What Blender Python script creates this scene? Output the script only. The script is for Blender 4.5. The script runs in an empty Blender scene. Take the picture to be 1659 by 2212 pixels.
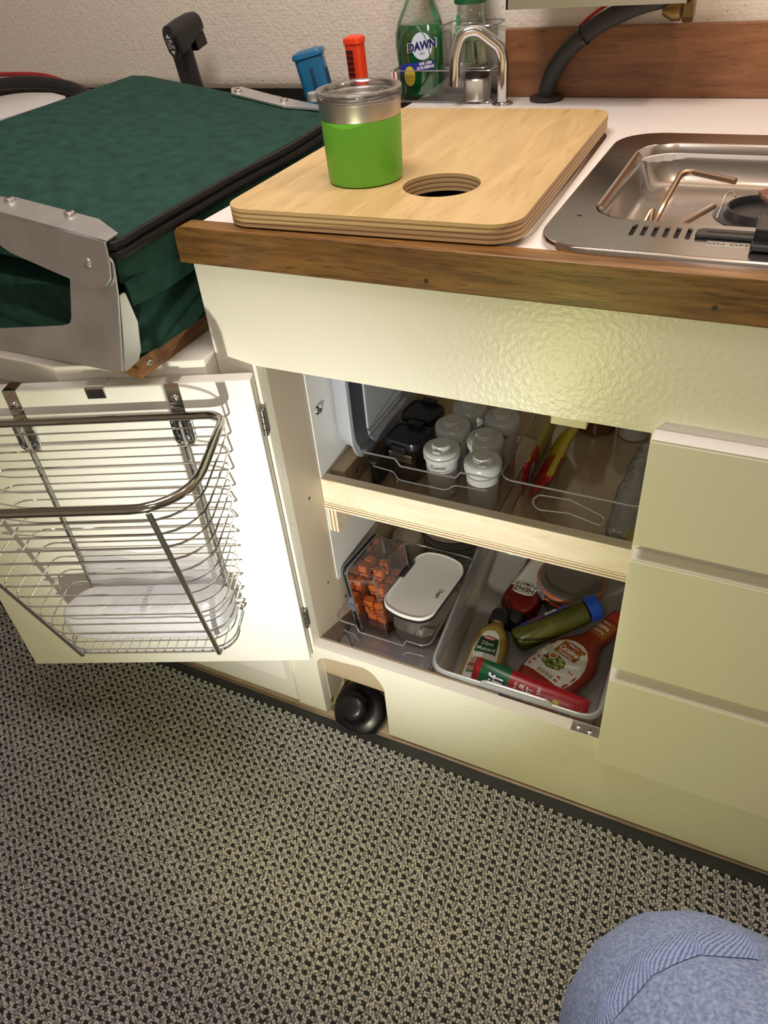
import bpy, bmesh, math, random
import numpy as np
from mathutils import Vector, Matrix, Euler
from mathutils.bvhtree import BVHTree
random.seed(7)
S = bpy.context.scene
COL = S.collection
PI = math.pi

# ------------------------------------------------------------------ camera
cam_d = bpy.data.cameras.new('camera'); cam = bpy.data.objects.new('camera', cam_d); COL.objects.link(cam)
Rc = [(0.90053992, 0.42761589, -0.07856523), (0.21568111, -0.59628416, -0.7732573), (-0.37750431, 0.67940404, -0.62920636)]
CAM = (0.50625836, -0.63768704, 1.08841129)
mw = Matrix.Identity(4)
for i in range(3):
    mw[i][0] = Rc[0][i]; mw[i][1] = -Rc[1][i]; mw[i][2] = -Rc[2][i]; mw[i][3] = CAM[i]
cam.matrix_world = mw
cam_d.sensor_fit = 'VERTICAL'; cam_d.sensor_height = 36.0; cam_d.sensor_width = 27.0
cam_d.lens = 1620.52 * 36.0 / 2212.0
cam_d.clip_start = 0.02; cam_d.clip_end = 20
S.camera = cam
# ------------------------------------------------------------------ light and exposure
S.view_settings.view_transform = 'Standard'; S.view_settings.look = 'None'
S.view_settings.exposure = 0.0; S.view_settings.gamma = 1.0
w = bpy.data.worlds.new('world'); S.world = w; w.use_nodes = True
w.node_tree.nodes['Background'].inputs[0].default_value = (1.0, .93, .85, 1); w.node_tree.nodes['Background'].inputs[1].default_value = .12

def lamp(name, kind, loc, target, energy, color, **k):
    d = bpy.data.lights.new(name, kind); d.energy = energy; d.color = color
    for a, b in k.items(): setattr(d, a, b)
    o = bpy.data.objects.new(name, d); COL.objects.link(o); o.location = loc
    o.rotation_euler = (Vector(target) - Vector(loc)).to_track_quat('-Z', 'Y').to_euler()
    return o
FL = (.222, -.60, .395)
lamp('flashlight_beam', 'SPOT', FL, (.04, 0, .41), 19, (.98, .96, 1.0), spot_size=math.radians(84), spot_blend=1.0, shadow_soft_size=.006)
lamp('flashlight_fringe', 'SPOT', FL, (.16, 0, .40), 5.8, (.87, .88, .29), spot_size=math.radians(140), spot_blend=.6, shadow_soft_size=.006)
lamp('camera_side_fill', 'POINT', (.44, -.70, 1.12), (.2, 0, .4), 2.8, (1.0, .94, .86), shadow_soft_size=.05)  # unseen fill added near the camera to brighten the cabinet inside
lamp('warm_ceiling_lamp', 'POINT', (.56, .20, 1.60), (.25, .30, .83), 7.5, (1.0, .75, .56), shadow_soft_size=.03)
lamp('room_ceiling_lamp', 'AREA', (.05, -.12, 1.90), (.0, .20, .6), 12.5, (1.0, .90, .85), shape='DISK', size=.5)

# ------------------------------------------------------------------ materials
MC = {}
def mat(name, color=(.8, .8, .8), rough=.5, metal=0.0, bump=None, coat=0, spec=.5, emit=None, sheen=0, trans=0, var=None, sss=0):
    """bump=(scale,strength,dist[,stretch]); var=(scale,amount,stretch)"""
    if name in MC: return MC[name]
    m = bpy.data.materials.new(name); m.use_nodes = True; nt = m.node_tree; N = nt.nodes; L = nt.links
    b = N['Principled BSDF']; b.inputs['Base Color'].default_value = (*color, 1); b.inputs['Roughness'].default_value = rough
    b.inputs['Metallic'].default_value = metal; b.inputs['Specular IOR Level'].default_value = spec
    if coat: b.inputs['Coat Weight'].default_value = coat; b.inputs['Coat Roughness'].default_value = .1
    if sheen: b.inputs['Sheen Weight'].default_value = sheen
    if trans: b.inputs['Transmission Weight'].default_value = trans
    tc = N.new('ShaderNodeTexCoord')
    def coords(st):
        mp = N.new('ShaderNodeMapping'); mp.inputs['Scale'].default_value = st; L.new(tc.outputs['Object'], mp.inputs[0]); return mp
    if bump:
        st = bump[3] if len(bump) > 3 else (1, 1, 1)
        n = N.new('ShaderNodeTexNoise'); n.inputs['Scale'].default_value = bump[0]; n.inputs['Detail'].default_value = 3
        L.new(coords(st).outputs[0], n.inputs['Vector'])
        bp = N.new('ShaderNodeBump'); bp.inputs['Strength'].default_value = bump[1]; bp.inputs['Distance'].default_value = bump[2]
        L.new(n.outputs[0], bp.inputs['Height']); L.new(bp.outputs[0], b.inputs['Normal'])
    if var:
        st = var[2] if len(var) > 2 else (1, 1, 1)
        n = N.new('ShaderNodeTexNoise'); n.inputs['Scale'].default_value = var[0]; n.inputs['Detail'].default_value = 5
        L.new(coords(st).outputs[0], n.inputs['Vector'])
        r = N.new('ShaderNodeValToRGB'); a = var[1]
        r.color_ramp.elements[0].position = .32; r.color_ramp.elements[1].position = .68
        r.color_ramp.elements[0].color = (*[c * (1 - a) for c in color], 1); r.color_ramp.elements[1].color = (*[min(1, c * (1 + a)) for c in color], 1)
        L.new(n.outputs[0], r.inputs[0]); L.new(r.outputs[0], b.inputs['Base Color'])
    MC[name] = m; return m

def wood(name, c1, c2, stretch, scale=18, rough=.45, dark=.0, bump=.15):
    if name in MC: return MC[name]
    m = bpy.data.materials.new(name); m.use_nodes = True; nt = m.node_tree; N = nt.nodes; L = nt.links; b = N['Principled BSDF']
    tc = N.new('ShaderNodeTexCoord'); mp = N.new('ShaderNodeMapping'); mp.inputs['Scale'].default_value = stretch; L.new(tc.outputs['Object'], mp.inputs[0])
    n = N.new('ShaderNodeTexNoise'); n.inputs['Scale'].default_value = scale; n.inputs['Detail'].default_value = 6; n.inputs['Distortion'].default_value = .6
    L.new(mp.outputs[0], n.inputs['Vector'])
    r = N.new('ShaderNodeValToRGB'); r.color_ramp.elements[0].position = .3; r.color_ramp.elements[1].position = .7
    r.color_ramp.elements[0].color = (*c1, 1); r.color_ramp.elements[1].color = (*c2, 1); L.new(n.outputs[0], r.inputs[0])
    src = r.outputs[0]
    if dark:
        n2 = N.new('ShaderNodeTexNoise'); n2.inputs['Scale'].default_value = scale * 4.5; n2.inputs['Detail'].default_value = 3; L.new(mp.outputs[0], n2.inputs['Vector'])
        r2 = N.new('ShaderNodeValToRGB'); r2.color_ramp.elements[0].position = .56; r2.color_ramp.elements[1].position = .72
        r2.color_ramp.elements[0].color = (1, 1, 1, 1); k = 1 - dark; r2.color_ramp.elements[1].color = (k, k * .9, k * .8, 1); L.new(n2.outputs[0], r2.inputs[0])
        mx = N.new('ShaderNodeMix'); mx.data_type = 'RGBA'; mx.blend_type = 'MULTIPLY'; mx.inputs[0].default_value = 1
        L.new(src, mx.inputs[6]); L.new(r2.outputs[0], mx.inputs[7]); src = mx.outputs[2]
    L.new(src, b.inputs['Base Color']); b.inputs['Roughness'].default_value = rough
    bp = N.new('ShaderNodeBump'); bp.inputs['Strength'].default_value = bump; bp.inputs['Distance'].default_value = .001; L.new(n.outputs[0], bp.inputs['Height']); L.new(bp.outputs[0], b.inputs['Normal'])
    MC[name] = m; return m

def clear(name, tint=(.95, .96, .97), refl=.12, rough=.05, body=None, bodyfac=.0, bump=None):
    """thin clear plastic: tinted see-through, mirror-like at grazing angles, optional milky body"""
    if name in MC: return MC[name]
    m = bpy.data.materials.new(name); m.use_nodes = True; nt = m.node_tree; N = nt.nodes; L = nt.links
    for n in list(N):
        if n.type == 'BSDF_PRINCIPLED': N.remove(n)
    out = [n for n in N if n.type == 'OUTPUT_MATERIAL'][0]
    t = N.new('ShaderNodeBsdfTransparent'); t.inputs[0].default_value = (*tint, 1)
    g = N.new('ShaderNodeBsdfGlossy'); g.inputs['Roughness'].default_value = rough; g.inputs[0].default_value = (1, 1, 1, 1)
    lw = N.new('ShaderNodeLayerWeight'); lw.inputs[0].default_value = .35
    mr = N.new('ShaderNodeMapRange'); mr.inputs[3].default_value = refl * .4; mr.inputs[4].default_value = min(1, refl * 4)
    L.new(lw.outputs['Fresnel'], mr.inputs[0])
    mx = N.new('ShaderNodeMixShader'); L.new(mr.outputs[0], mx.inputs[0]); 
    base = t
    if body:
        d = N.new('ShaderNodeBsdfDiffuse'); d.inputs[0].default_value = (*body, 1)
        tl = N.new('ShaderNodeBsdfTranslucent'); tl.inputs[0].default_value = (*body, 1)
        m1 = N.new('ShaderNodeMixShader'); m1.inputs[0].default_value = .4; L.new(d.outputs[0], m1.inputs[1]); L.new(tl.outputs[0], m1.inputs[2])
        m2 = N.new('ShaderNodeMixShader'); m2.inputs[0].default_value = bodyfac; L.new(t.outputs[0], m2.inputs[1]); L.new(m1.outputs[0], m2.inputs[2]); base = m2
    if bump:
        tc = N.new('ShaderNodeTexCoord'); mp = N.new('ShaderNodeMapping'); mp.inputs['Scale'].default_value = bump[3] if len(bump) > 3 else (1, 1, 1); L.new(tc.outputs['Object'], mp.inputs[0])
        nn = N.new('ShaderNodeTexNoise'); nn.inputs['Scale'].default_value = bump[0]; nn.inputs['Detail'].default_value = 4; L.new(mp.outputs[0], nn.inputs['Vector'])
        bp = N.new('ShaderNodeBump'); bp.inputs['Strength'].default_value = bump[1]; bp.inputs['Distance'].default_value = bump[2]; L.new(nn.outputs[0], bp.inputs['Height'])
        L.new(bp.outputs[0], g.inputs['Normal'])
        if body: L.new(bp.outputs[0], d.inputs['Normal'])
    L.new(base.outputs[0], mx.inputs[1]); L.new(g.outputs[0], mx.inputs[2]); L.new(mx.outputs[0], out.inputs['Surface'])
    MC[name] = m; return m

# ------------------------------------------------------------------ mesh helpers
def bmnew(): return bmesh.new()
def obj(name, bm, m=None, parent=None, smooth=False, bevel=0, segs=2, sub=0, mats=None, angle=35):
    me = bpy.data.meshes.new(name); bmesh.ops.recalc_face_normals(bm, faces=bm.faces[:]); bm.to_mesh(me); bm.free()
    for mm in (mats or ([m] if m else [])): me.materials.append(mm)
    o = bpy.data.objects.new(name, me); COL.objects.link(o)
    if smooth:
        for p in me.polygons: p.use_smooth = True
        try: me.set_sharp_from_angle(angle=math.radians(angle))
        except Exception: pass
    if bevel:
        b = o.modifiers.new('bevel', 'BEVEL'); b.width = bevel; b.segments = segs; b.limit_method = 'ANGLE'; b.angle_limit = math.radians(40)
        b.harden_normals = False
    if sub:
        s = o.modifiers.new('sub', 'SUBSURF'); s.levels = sub; s.render_levels = sub
    if parent: o.parent = parent
    return o
def thing(name, label, cat, loc=(0, 0, 0), rot=(0, 0, 0), group=None):
    o = bpy.data.objects.new(name, None); COL.objects.link(o); o.location = loc; o.rotation_euler = rot
    o.empty_display_size = .02; return tag(o, label, cat, group)
def tag(o, label, cat, group=None, kind=None):
    o['label'] = label; o['category'] = cat
    if group: o['group'] = group
    if kind: o['kind'] = kind
    return o
def struct(o, label=None):
    o['kind'] = 'structure'
    if label: o['label'] = label
    return o
def lab(o, label): o['label'] = label; return o
def dup(o, parent=None):
    c = o.copy(); COL.objects.link(c); c.parent = parent
    for ch in list(o.children): dup(ch, c)
    return c
def place(o, loc, rot=(0, 0, 0), label=None):
    o.location = loc; o.rotation_euler = rot
    if label: o['label'] = label
    return o
def box(bm, x0, x1, y0, y1, z0, z1, T=None):
    vs = [bm.verts.new(Vector(p) if T is None else T @ Vector(p)) for p in ((x0, y0, z0), (x1, y0, z0), (x1, y1, z0), (x0, y1, z0), (x0, y0, z1), (x1, y0, z1), (x1, y1, z1), (x0, y1, z1))]
    for f in ((0, 1, 2, 3), (7, 6, 5, 4), (0, 4, 5, 1), (1, 5, 6, 2), (2, 6, 7, 3), (3, 7, 4, 0)): bm.faces.new([vs[i] for i in f])
    return bm
def rr(x0, x1, y0, y1, r, n=6):
    if not isinstance(r, (list, tuple)): r = [r] * 4
    P = []
    for (cx, cy, a0, q) in ((x1 - r[0], y0 + r[0], -90, r[0]), (x1 - r[1], y1 - r[1], 0, r[1]), (x0 + r[2], y1 - r[2], 90, r[2]), (x0 + r[3], y0 + r[3], 180, r[3])):
        for i in range(n + 1):
            a = math.radians(a0 + 90 * i / n); P.append((cx + q * math.cos(a), cy + q * math.sin(a)))
    return P
def circ(cx, cy, r, n=32, ry=None): return [(cx + r * math.cos(2 * PI * i / n), cy + (ry or r) * math.sin(2 * PI * i / n)) for i in range(n)]
def polyround(P, rads, n=5):
    out = []; k = len(P)
    for i in range(k):
        r = rads[i] if isinstance(rads, (list, tuple)) else rads
        p = Vector(P[i]); a = (Vector(P[i - 1]) - p); b = (Vector(P[(i + 1) % k]) - p)
        if r <= 0: out.append(tuple(p)); continue
        a.normalize(); b.normalize(); ang = a.angle(b); d = min(r / math.tan(ang / 2), (Vector(P[i - 1]) - p).length * .49, (Vector(P[(i + 1) % k]) - p).length * .49)
        s = p + a * d; e = p + b * d
        for j in range(n + 1):
            t = j / n; out.append(tuple(s * (1 - t) ** 2 + p * 2 * t * (1 - t) + e * t * t))
    return out
def loft(bm, rings, cap0=True, cap1=True, closed=True, mi=None):
    R = [[bm.verts.new(p) for p in r] for r in rings]
    k = len(R[0])
    for a in range(len(R) - 1):
        for i in range(k if closed else k - 1):
            j = (i + 1) % k
            f = bm.faces.new((R[a][i], R[a][j], R[a + 1][j], R[a + 1][i]))
            if mi: f.material_index = mi[a]
    if cap0: bm.faces.new(R[0][::-1])
    if cap1:
        f = bm.faces.new(R[-1])
        if mi: f.material_index = mi[-1]
    return R
def prism(bm, P, z0, z1, T=None):
    f = (lambda p, z: Vector((p[0], p[1], z))) if T is None else (lambda p, z: T @ Vector((p[0], p[1], z)))
    return loft(bm, [[f(p, z0) for p in P], [f(p, z1) for p in P]])
def slab(bm, outline, holes, zs, T=None, mi=None):
    """flat slab with holes; zs = list of levels; side bands may take material indices"""
    g = (lambda p, z: Vector((p[0], p[1], z))) if T is None else (lambda p, z: T @ Vector((p[0], p[1], z)))
    loops = [outline] + list(holes)
    L = [[[bm.verts.new(g(p, z)) for p in lp] for z in zs] for lp in loops]
    for lp in L:
        for a in range(len(zs) - 1):
            k = len(lp[a])
            for i in range(k):
                f = bm.faces.new((lp[a][i], lp[a][(i + 1) % k], lp[a + 1][(i + 1) % k], lp[a + 1][i]))
                if mi: f.material_index = mi[a]
    for lev in (0, -1):
        ed = []
        for lp in L:
            k = len(lp[lev])
            for i in range(k):
                e = bm.edges.get((lp[lev][i], lp[lev][(i + 1) % k])) or bm.edges.new((lp[lev][i], lp[lev][(i + 1) % k])); ed.append(e)
        bmesh.ops.triangle_fill(bm, use_beauty=True, use_dissolve=False, edges=ed)
    return bm
def lathe(bm, prof, c=(0, 0, 0), n=40, T=None, cap=True):
    rings = []
    for r, z in prof:
        ring = []
        for i in range(n):
            a = 2 * PI * i / n; p = Vector((c[0] + r * math.cos(a), c[1] + r * math.sin(a), c[2] + z)); ring.append(T @ p if T else p)
        rings.append(ring)
    return loft(bm, rings, cap, cap)
def roundpath(pts, r, n=5):
    pts = [Vector(p) for p in pts]; out = [pts[0]]
    for i in range(1, len(pts) - 1):
        p = pts[i]; a = pts[i - 1] - p; b = pts[i + 1] - p; d = min(r, a.length * .49, b.length * .49)
        s = p + a.normalized() * d; e = p + b.normalized() * d
        for j in range(n + 1):
            t = j / n; out.append(s * (1 - t) ** 2 + p * 2 * t * (1 - t) + e * t * t)
    out.append(pts[-1]); return out
def tube(bm, pts, r, sides=8, closed=False, flat=None):
    pts = [Vector(p) for p in pts]; n = len(pts); rings = []
    up = Vector((0, 0, 1)); prev = None
    for i in range(n):
        if closed: t = pts[(i + 1) % n] - pts[i - 1]
        else: t = pts[min(i + 1, n - 1)] - pts[max(i - 1, 0)]
        t.normalize()
        if prev is None:
            u = t.cross(up)
            if u.length < .1: u = t.cross(Vector((0, 1, 0)))
        else: u = prev - t * prev.dot(t)
        u.normalize(); prev = u; v = t.cross(u)
        rad = r[i] if isinstance(r, (list, tuple)) else r
        rings.append([pts[i] + (u * math.cos(2 * PI * k / sides) + v * math.sin(2 * PI * k / sides) * (flat or 1)) * rad for k in range(sides)])
    if closed:
        R = [[bm.verts.new(p) for p in ring] for ring in rings]
        for a in range(n):
            A = R[a]; B = R[(a + 1) % n]
            off = 0
            if a == n - 1:
                off = min(range(sides), key=lambda o: (B[o].co - A[0].co).length)
            for k in range(sides): bm.faces.new((A[k], A[(k + 1) % sides], B[(k + 1 + off) % sides], B[(k + off) % sides]))
    else: loft(bm, rings)
    return bm
def smoothpath(P, n=6):
    P = [Vector(p) for p in P]; Q = [P[0] * 2 - P[1]] + P + [P[-1] * 2 - P[-2]]; out = []
    for i in range(1, len(Q) - 2):
        for j in range(n):
            t = j / n; a, b, c, d = Q[i - 1], Q[i], Q[i + 1], Q[i + 2]
            out.append(.5 * ((2 * b) + (c - a) * t + (2 * a - 5 * b + 4 * c - d) * t * t + (3 * b - a - 3 * c + d) * t ** 3))
    out.append(P[-1]); return out
def text(body, size, f, m, parent, name='lettering', bold=0.0, width=1.0, depth=.0003, align='CENTER'):
    cu = bpy.data.curves.new('t', 'FONT'); cu.body = body; cu.size = size; cu.align_x = align; cu.align_y = 'CENTER'; cu.offset = bold * size; cu.resolution_u = 2
    to = bpy.data.objects.new('t', cu); COL.objects.link(to); dg = bpy.context.evaluated_depsgraph_get()
    me0 = bpy.data.meshes.new_from_object(to.evaluated_get(dg)); bm = bmnew(); bm.from_mesh(me0)
    bpy.data.objects.remove(to); bpy.data.curves.remove(cu); bpy.data.meshes.remove(me0)
    for v in bm.verts: v.co = f(v.co.x * width, v.co.y)
    return obj(name, bm, m, parent)
def frame(o, ex, ey, off=0):
    o = Vector(o); ex = Vector(ex).normalized(); ey = Vector(ey).normalized(); n = ex.cross(ey) * off
    return lambda x, y: o + ex * x + ey * y + n
def flatpoly(bm, P, f):
    vs = [bm.verts.new(f(*p)) for p in P]; bm.faces.new(vs); return bm
def screw(name, loc, axis, r, m, parent, md=None):
    """pan-head screw with a cross recess"""
    T = Matrix.Translation(loc) @ Vector(axis).to_track_quat('Z', 'Y').to_matrix().to_4x4()
    bm = bmnew(); lathe(bm, [(r, 0), (r, r * .25), (r * .85, r * .5), (r * .5, r * .65), (r * .05, r * .68)], n=16, T=T)
    o = obj(name, bm, m, parent, smooth=True)
    bm = bmnew(); box(bm, -r * .45, r * .45, -r * .1, r * .1, r * .6, r * .72, T); box(bm, -r * .1, r * .1, -r * .45, r * .45, r * .6, r * .721, T)
    obj('recess', bm, md or mat('black_gap', (.01, .01, .01), .6), o); return o

# common materials
CREAM = mat('cream_paint', (.80, .77, .66), .33, bump=(170, .35, .0015), spec=.5)
CREAM_S = mat('cream_paint_smooth', (.78, .75, .66), .4, bump=(60, .1, .001))
WHITE_P = mat('white_door_paint', (.84, .82, .76), .35, bump=(190, .22, .0012))
EDGE_P = mat('brushed_white_edge', (.74, .71, .64), .5, bump=(60, .5, .001, (.12, 1, 1)), var=(60, .06, (.1, 1, 1)))
LAM = mat('white_laminate', (.80, .76, .73), .3)
TEAK = wood('teak_trim', (.11, .050, .015), (.29, .145, .042), (1.2, 14, 14), 9, .38, .55, .3)
TEAK_B = wood('teak_backsplash', (.17, .065, .024), (.29, .125, .05), (1.2, 10, 10), 7, .45, .35, .15)
TEAK_Y = wood('teak_batten', (.14, .055, .018), (.28, .13, .045), (14, 1.2, 14), 9, .4, .4, .2)
BIRCH_TOP = wood('birch_board', (.48, .33, .145), (.60, .43, .205), (9, 1.3, 9), 5, .42, .12, .05)
BIRCH = wood('birch_ply', (.74, .63, .46), (.85, .75, .57), (1.2, 9, 9), 7, .5, .1, .05)
PLY_D = mat('ply_dark_layer', (.30, .17, .08), .6)
PLY_L = mat('ply_light_layer', (.62, .43, .22), .55)
CHROME = mat('chrome', (.72, .73, .74), .09, 1)
CHROME_D = mat('dark_chrome_wire', (.42, .41, .39), .22, 1)
STEEL = mat('brushed_steel', (.62, .60, .57), .34, 1, bump=(80, .05, .0005, (1, .05, 1)))
STEEL_M = mat('polished_steel', (.50, .47, .45), .16, 1)
ALU = mat('aluminium', (.66, .68, .71), .40, 1, bump=(30, .06, .001), var=(18, .12))
BLACK = mat('black_plastic', (.012, .012, .013), .38)
BLACK_M = mat('black_matte', (.012, .012, .012), .7)
GAP = mat('black_gap', (.01, .01, .01), .6)
CLEAR = clear('clear_bin_plastic', (.965, .965, .965), .045, .12)
RIMC = clear('clear_rim_plastic', (.72, .72, .74), .40, .10, (.8, .8, .82), .25)
FROST = clear('frosted_lid_plastic', (.8, .8, .8), .10, .25, (.82, .82, .80), .88)
FROST_B = clear('frosted_cup_plastic', (.8, .8, .8), .10, .25, (.88, .88, .88), .84)
MILKY = clear('milky_tub_plastic', (.85, .85, .87), .10, .25, (.78, .80, .84), .42)
WPL = mat('white_plastic', (.74, .74, .73), .35)
INK = mat('black_ink', (.02, .02, .02), .6)
WINK = mat('white_ink', (.85, .85, .83), .5)

# ================================================================== ROOM SHELL
bm = bmnew(); box(bm, -1.6, 1.8, -1.7, .70, -.03, 0)
struct(obj('floor', bm, mat('tan_vinyl', (.50, .38, .25), .5, bump=(80, .2, .001), var=(25, .15))), 'tan vinyl floor, its edge showing between mat and cabinet')
# textured rear wall: embossed panel, rounded lower edge
def wallmat():
    m = bpy.data.materials.new('embossed_wall'); m.use_nodes = True; N = m.node_tree.nodes; L = m.node_tree.links; b = N['Principled BSDF']
    b.inputs['Base Color'].default_value = (.63, .56, .48, 1); b.inputs['Roughness'].default_value = .6
    tc = N.new('ShaderNodeTexCoord'); mp = N.new('ShaderNodeMapping'); mp.inputs['Scale'].default_value = (1, 1, 1); L.new(tc.outputs['Object'], mp.inputs[0])
    vc = N.new('ShaderNodeTexVoronoi'); vc.inputs['Scale'].default_value = 190; vc.inputs['Randomness'].default_value = .55; vc.feature = 'SMOOTH_F1'; L.new(mp.outputs[0], vc.inputs['Vector'])
    n2 = N.new('ShaderNodeTexNoise'); n2.inputs['Scale'].default_value = 60; n2.inputs['Detail'].default_value = 2; L.new(mp.outputs[0], n2.inputs['Vector'])
    add = N.new('ShaderNodeMath'); add.operation = 'MULTIPLY_ADD'; add.inputs[1].default_value = .8; L.new(n2.outputs[0], add.inputs[0]); L.new(vc.outputs['Distance'], add.inputs[2])
    bp = N.new('ShaderNodeBump'); bp.inputs['Strength'].default_value = .6; bp.inputs['Distance'].default_value = .0020; bp.invert = True; L.new(add.outputs[0], bp.inputs['Height']); L.new(bp.outputs[0], b.inputs['Normal'])
    v = N.new('ShaderNodeTexVoronoi'); v.inputs['Scale'].default_value = 95; L.new(mp.outputs[0], v.inputs['Vector'])
    r = N.new('ShaderNodeValToRGB'); r.color_ramp.elements[0].position = .06; r.color_ramp.elements[1].position = .13
    r.color_ramp.elements[0].color = (.36, .28, .2, 1); r.color_ramp.elements[1].color = (.74, .68, .60, 1); L.new(v.outputs['Distance'], r.inputs[0]); L.new(r.outputs[0], b.inputs['Base Color'])
    return m
WALL = wallmat()
bm = bmnew()
prof = [(.700, 1.95), (.6665, 1.95), (.6665, .862), (.668, .850), (.673, .842), (.682, .838), (.700, .836)]
loft(bm, [[(x, y, z) for y, z in prof] for x in (-1.6, .072)])
struct(obj('wall_back', bm, WALL, smooth=True), 'off-white embossed rear wall with rounded lower edge')
bm = bmnew(); box(bm, .072, 1.8, .6665, .70, .834, 1.95)
struct(obj('trim_1', bm, WALL), 'off-white embossed wall panel above the wood backsplash')
bm = bmnew(); box(bm, -1.6, 1.8, .70, .74, 0, 1.95); struct(obj('wall_outer', bm, mat('dark_cavity', (.035, .03, .025), .8)), 'dark wall cavity behind the bench')
RW = mat('room_wall', (.72, .68, .62), .7)
bm = bmnew(); box(bm, -1.64, -1.6, -1.7, .70, 0, 1.95); struct(obj('wall_left', bm, RW))
bm = bmnew(); box(bm, 1.8, 1.84, -1.7, .70, 0, 1.95); struct(obj('wall_right', bm, RW))
bm = bmnew(); box(bm, -1.6, 1.8, -1.74, -1.7, 0, 1.95); struct(obj('wall_front', bm, RW))
bm = bmnew(); box(bm, -1.6, 1.8, -1.7, .70, 1.95, 1.99); struct(obj('ceiling', bm, mat('ceiling_paint', (.75, .72, .67), .7)))

# ================================================================== CARPET MAT
mat_root = thing('carpet_mat', 'grey, ivory and black looped carpet mat with black edge on the floor', 'carpet', (0, 0, 0))
YE = lambda x: -.0085 + .0018 * math.sin(x * 9) + .003 * (x > .3) * min(1, (x - .3) * 8) - .0025 * math.exp(-((x - .02) / .12) ** 2)
bm = bmnew(); top = [(x / 50, YE(x / 50)) for x in range(-75, 66)]
P = [(-1.5, -1.3)] + [(1.3, -1.3)] + top[::-1]
prism(bm, P, .0005, .007)
obj('backing', bm, mat('black_rubber', (.013, .013, .012), .55), mat_root, bevel=.0015)
def carpet():
    rng = np.random.default_rng(3)
    CX, CY = .0146, .0118; nx, ny = 4, 4
    X0, X1, Y0, Y1 = -.95, .80, -.66, -.030
    ni = int((X1 - X0) / (CX / nx)); nj = int((Y1 - Y0) / (CY / ny))
    I, J = np.meshgrid(np.arange(ni), np.arange(nj), indexing='ij'); I = I.ravel(); J = J.ravel()
    sh = (J // ny) * .09 % 1
    x = X0 + (I + .5 * (J % 2) * .6) * CX / nx + sh * CX; y = Y1 - J * CY / ny
    x += rng.normal(0, .0006, len(x)); y += rng.normal(0, .0005, len(x))
    ci, cj = I % nx, J % ny
    idx = np.ones(len(x), int)                         # 0 black 1 ivory 2 grey
    idx[(ci < 2) & (cj < 2)] = 0
    idx[(ci > 1) & (cj > 1)] = 2; idx[(ci == 2) & (cj == 1) & (rng.random(len(x)) < .4)] = 2
    fl = rng.random(len(x)) < .03; idx[fl] = 1
    keep = rng.random(len(x)) < 1.0
    x, y, idx = x[keep], y[keep], idx[keep]; n = len(x)
    rx = rng.uniform(.0018, .0024, n); ry = rng.uniform(.0016, .0024, n); h = rng.uniform(.0042, .0062, n) * np.where(idx == 0, .86, 1.0)
    ang = rng.normal(0, .35, n) + .25; tilt = rng.normal(0, .0006, (n, 2))
    k = 6
    lv = [(1.0, .0), (1.02, .5), (.68, .86)]
    V = np.zeros((n, 3 * k + 1, 3), np.float32)
    for l, (rad, hh) in enumerate(lv):
        for q in range(k):
            a = 2 * PI * q / k + l * .3; px = np.cos(a) * rx * rad; py = np.sin(a) * ry * rad
            V[:, l * k + q, 0] = x + px * np.cos(ang) - py * np.sin(ang) + tilt[:, 0] * hh
            V[:, l * k + q, 1] = y + px * np.sin(ang) + py * np.cos(ang) + tilt[:, 1] * hh
            V[:, l * k + q, 2] = .0065 + h * hh
    V[:, 3 * k, 0] = x + tilt[:, 0]; V[:, 3 * k, 1] = y + tilt[:, 1]; V[:, 3 * k, 2] = .0065 + h
    F = []
    for l in range(2):
        for q in range(k): F.append((l * k + q, l * k + (q + 1) % k, (l + 1) * k + (q + 1) % k, (l + 1) * k + q))
    T3 = [(2 * k + q, 2 * k + (q + 1) % k, 3 * k) for q in range(k)]
    nv = 3 * k + 1; F = np.array(F); T3 = np.array(T3); off = (np.arange(n) * nv)[:, None, None]
    quads = (F[None] + off).reshape(n, -1); tris = (T3[None] + off).reshape(n, -1)
    loops = np.concatenate([quads, tris], 1).ravel().astype(np.int32)
    per = np.array([4] * len(F) + [3] * len(T3)); tot = np.tile(per, n); start = np.concatenate([[0], np.cumsum(tot)[:-1]])
    me = bpy.data.meshes.new('pile'); me.vertices.add(n * nv); me.vertices.foreach_set('co', V.ravel())
    me.loops.add(len(loops)); me.loops.foreach_set('vertex_index', loops)
    me.polygons.add(len(tot)); me.polygons.foreach_set('loop_start', start.astype(np.int32)); me.polygons.foreach_set('loop_total', tot.astype(np.int32))
    me.polygons.foreach_set('material_index', np.repeat(idx, len(per)).astype(np.int32)); me.polygons.foreach_set('use_smooth', np.ones(len(tot), bool))
    me.update(); me.validate()
    for mm in (mat('yarn_black', (.018, .018, .022), .9), mat('yarn_ivory', (.45, .425, .39), .9, bump=(900, .6, .001), var=(700, .18)), mat('yarn_grey', (.24, .24, .25), .9, bump=(900, .6, .001), var=(700, .30))): me.materials.append(mm)
    o = bpy.data.objects.new('pile', me); COL.objects.link(o); o.parent = mat_root; o['kind'] = 'stuff'
carpet()
# dark base cloth under the loops
bm = bmnew(); box(bm, -1.2, 1.0, -1.1, -.034, .0068, .0085); obj('base_cloth', bm, mat('base_cloth_dark', (.05, .048, .045), .95), mat_root)

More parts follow.
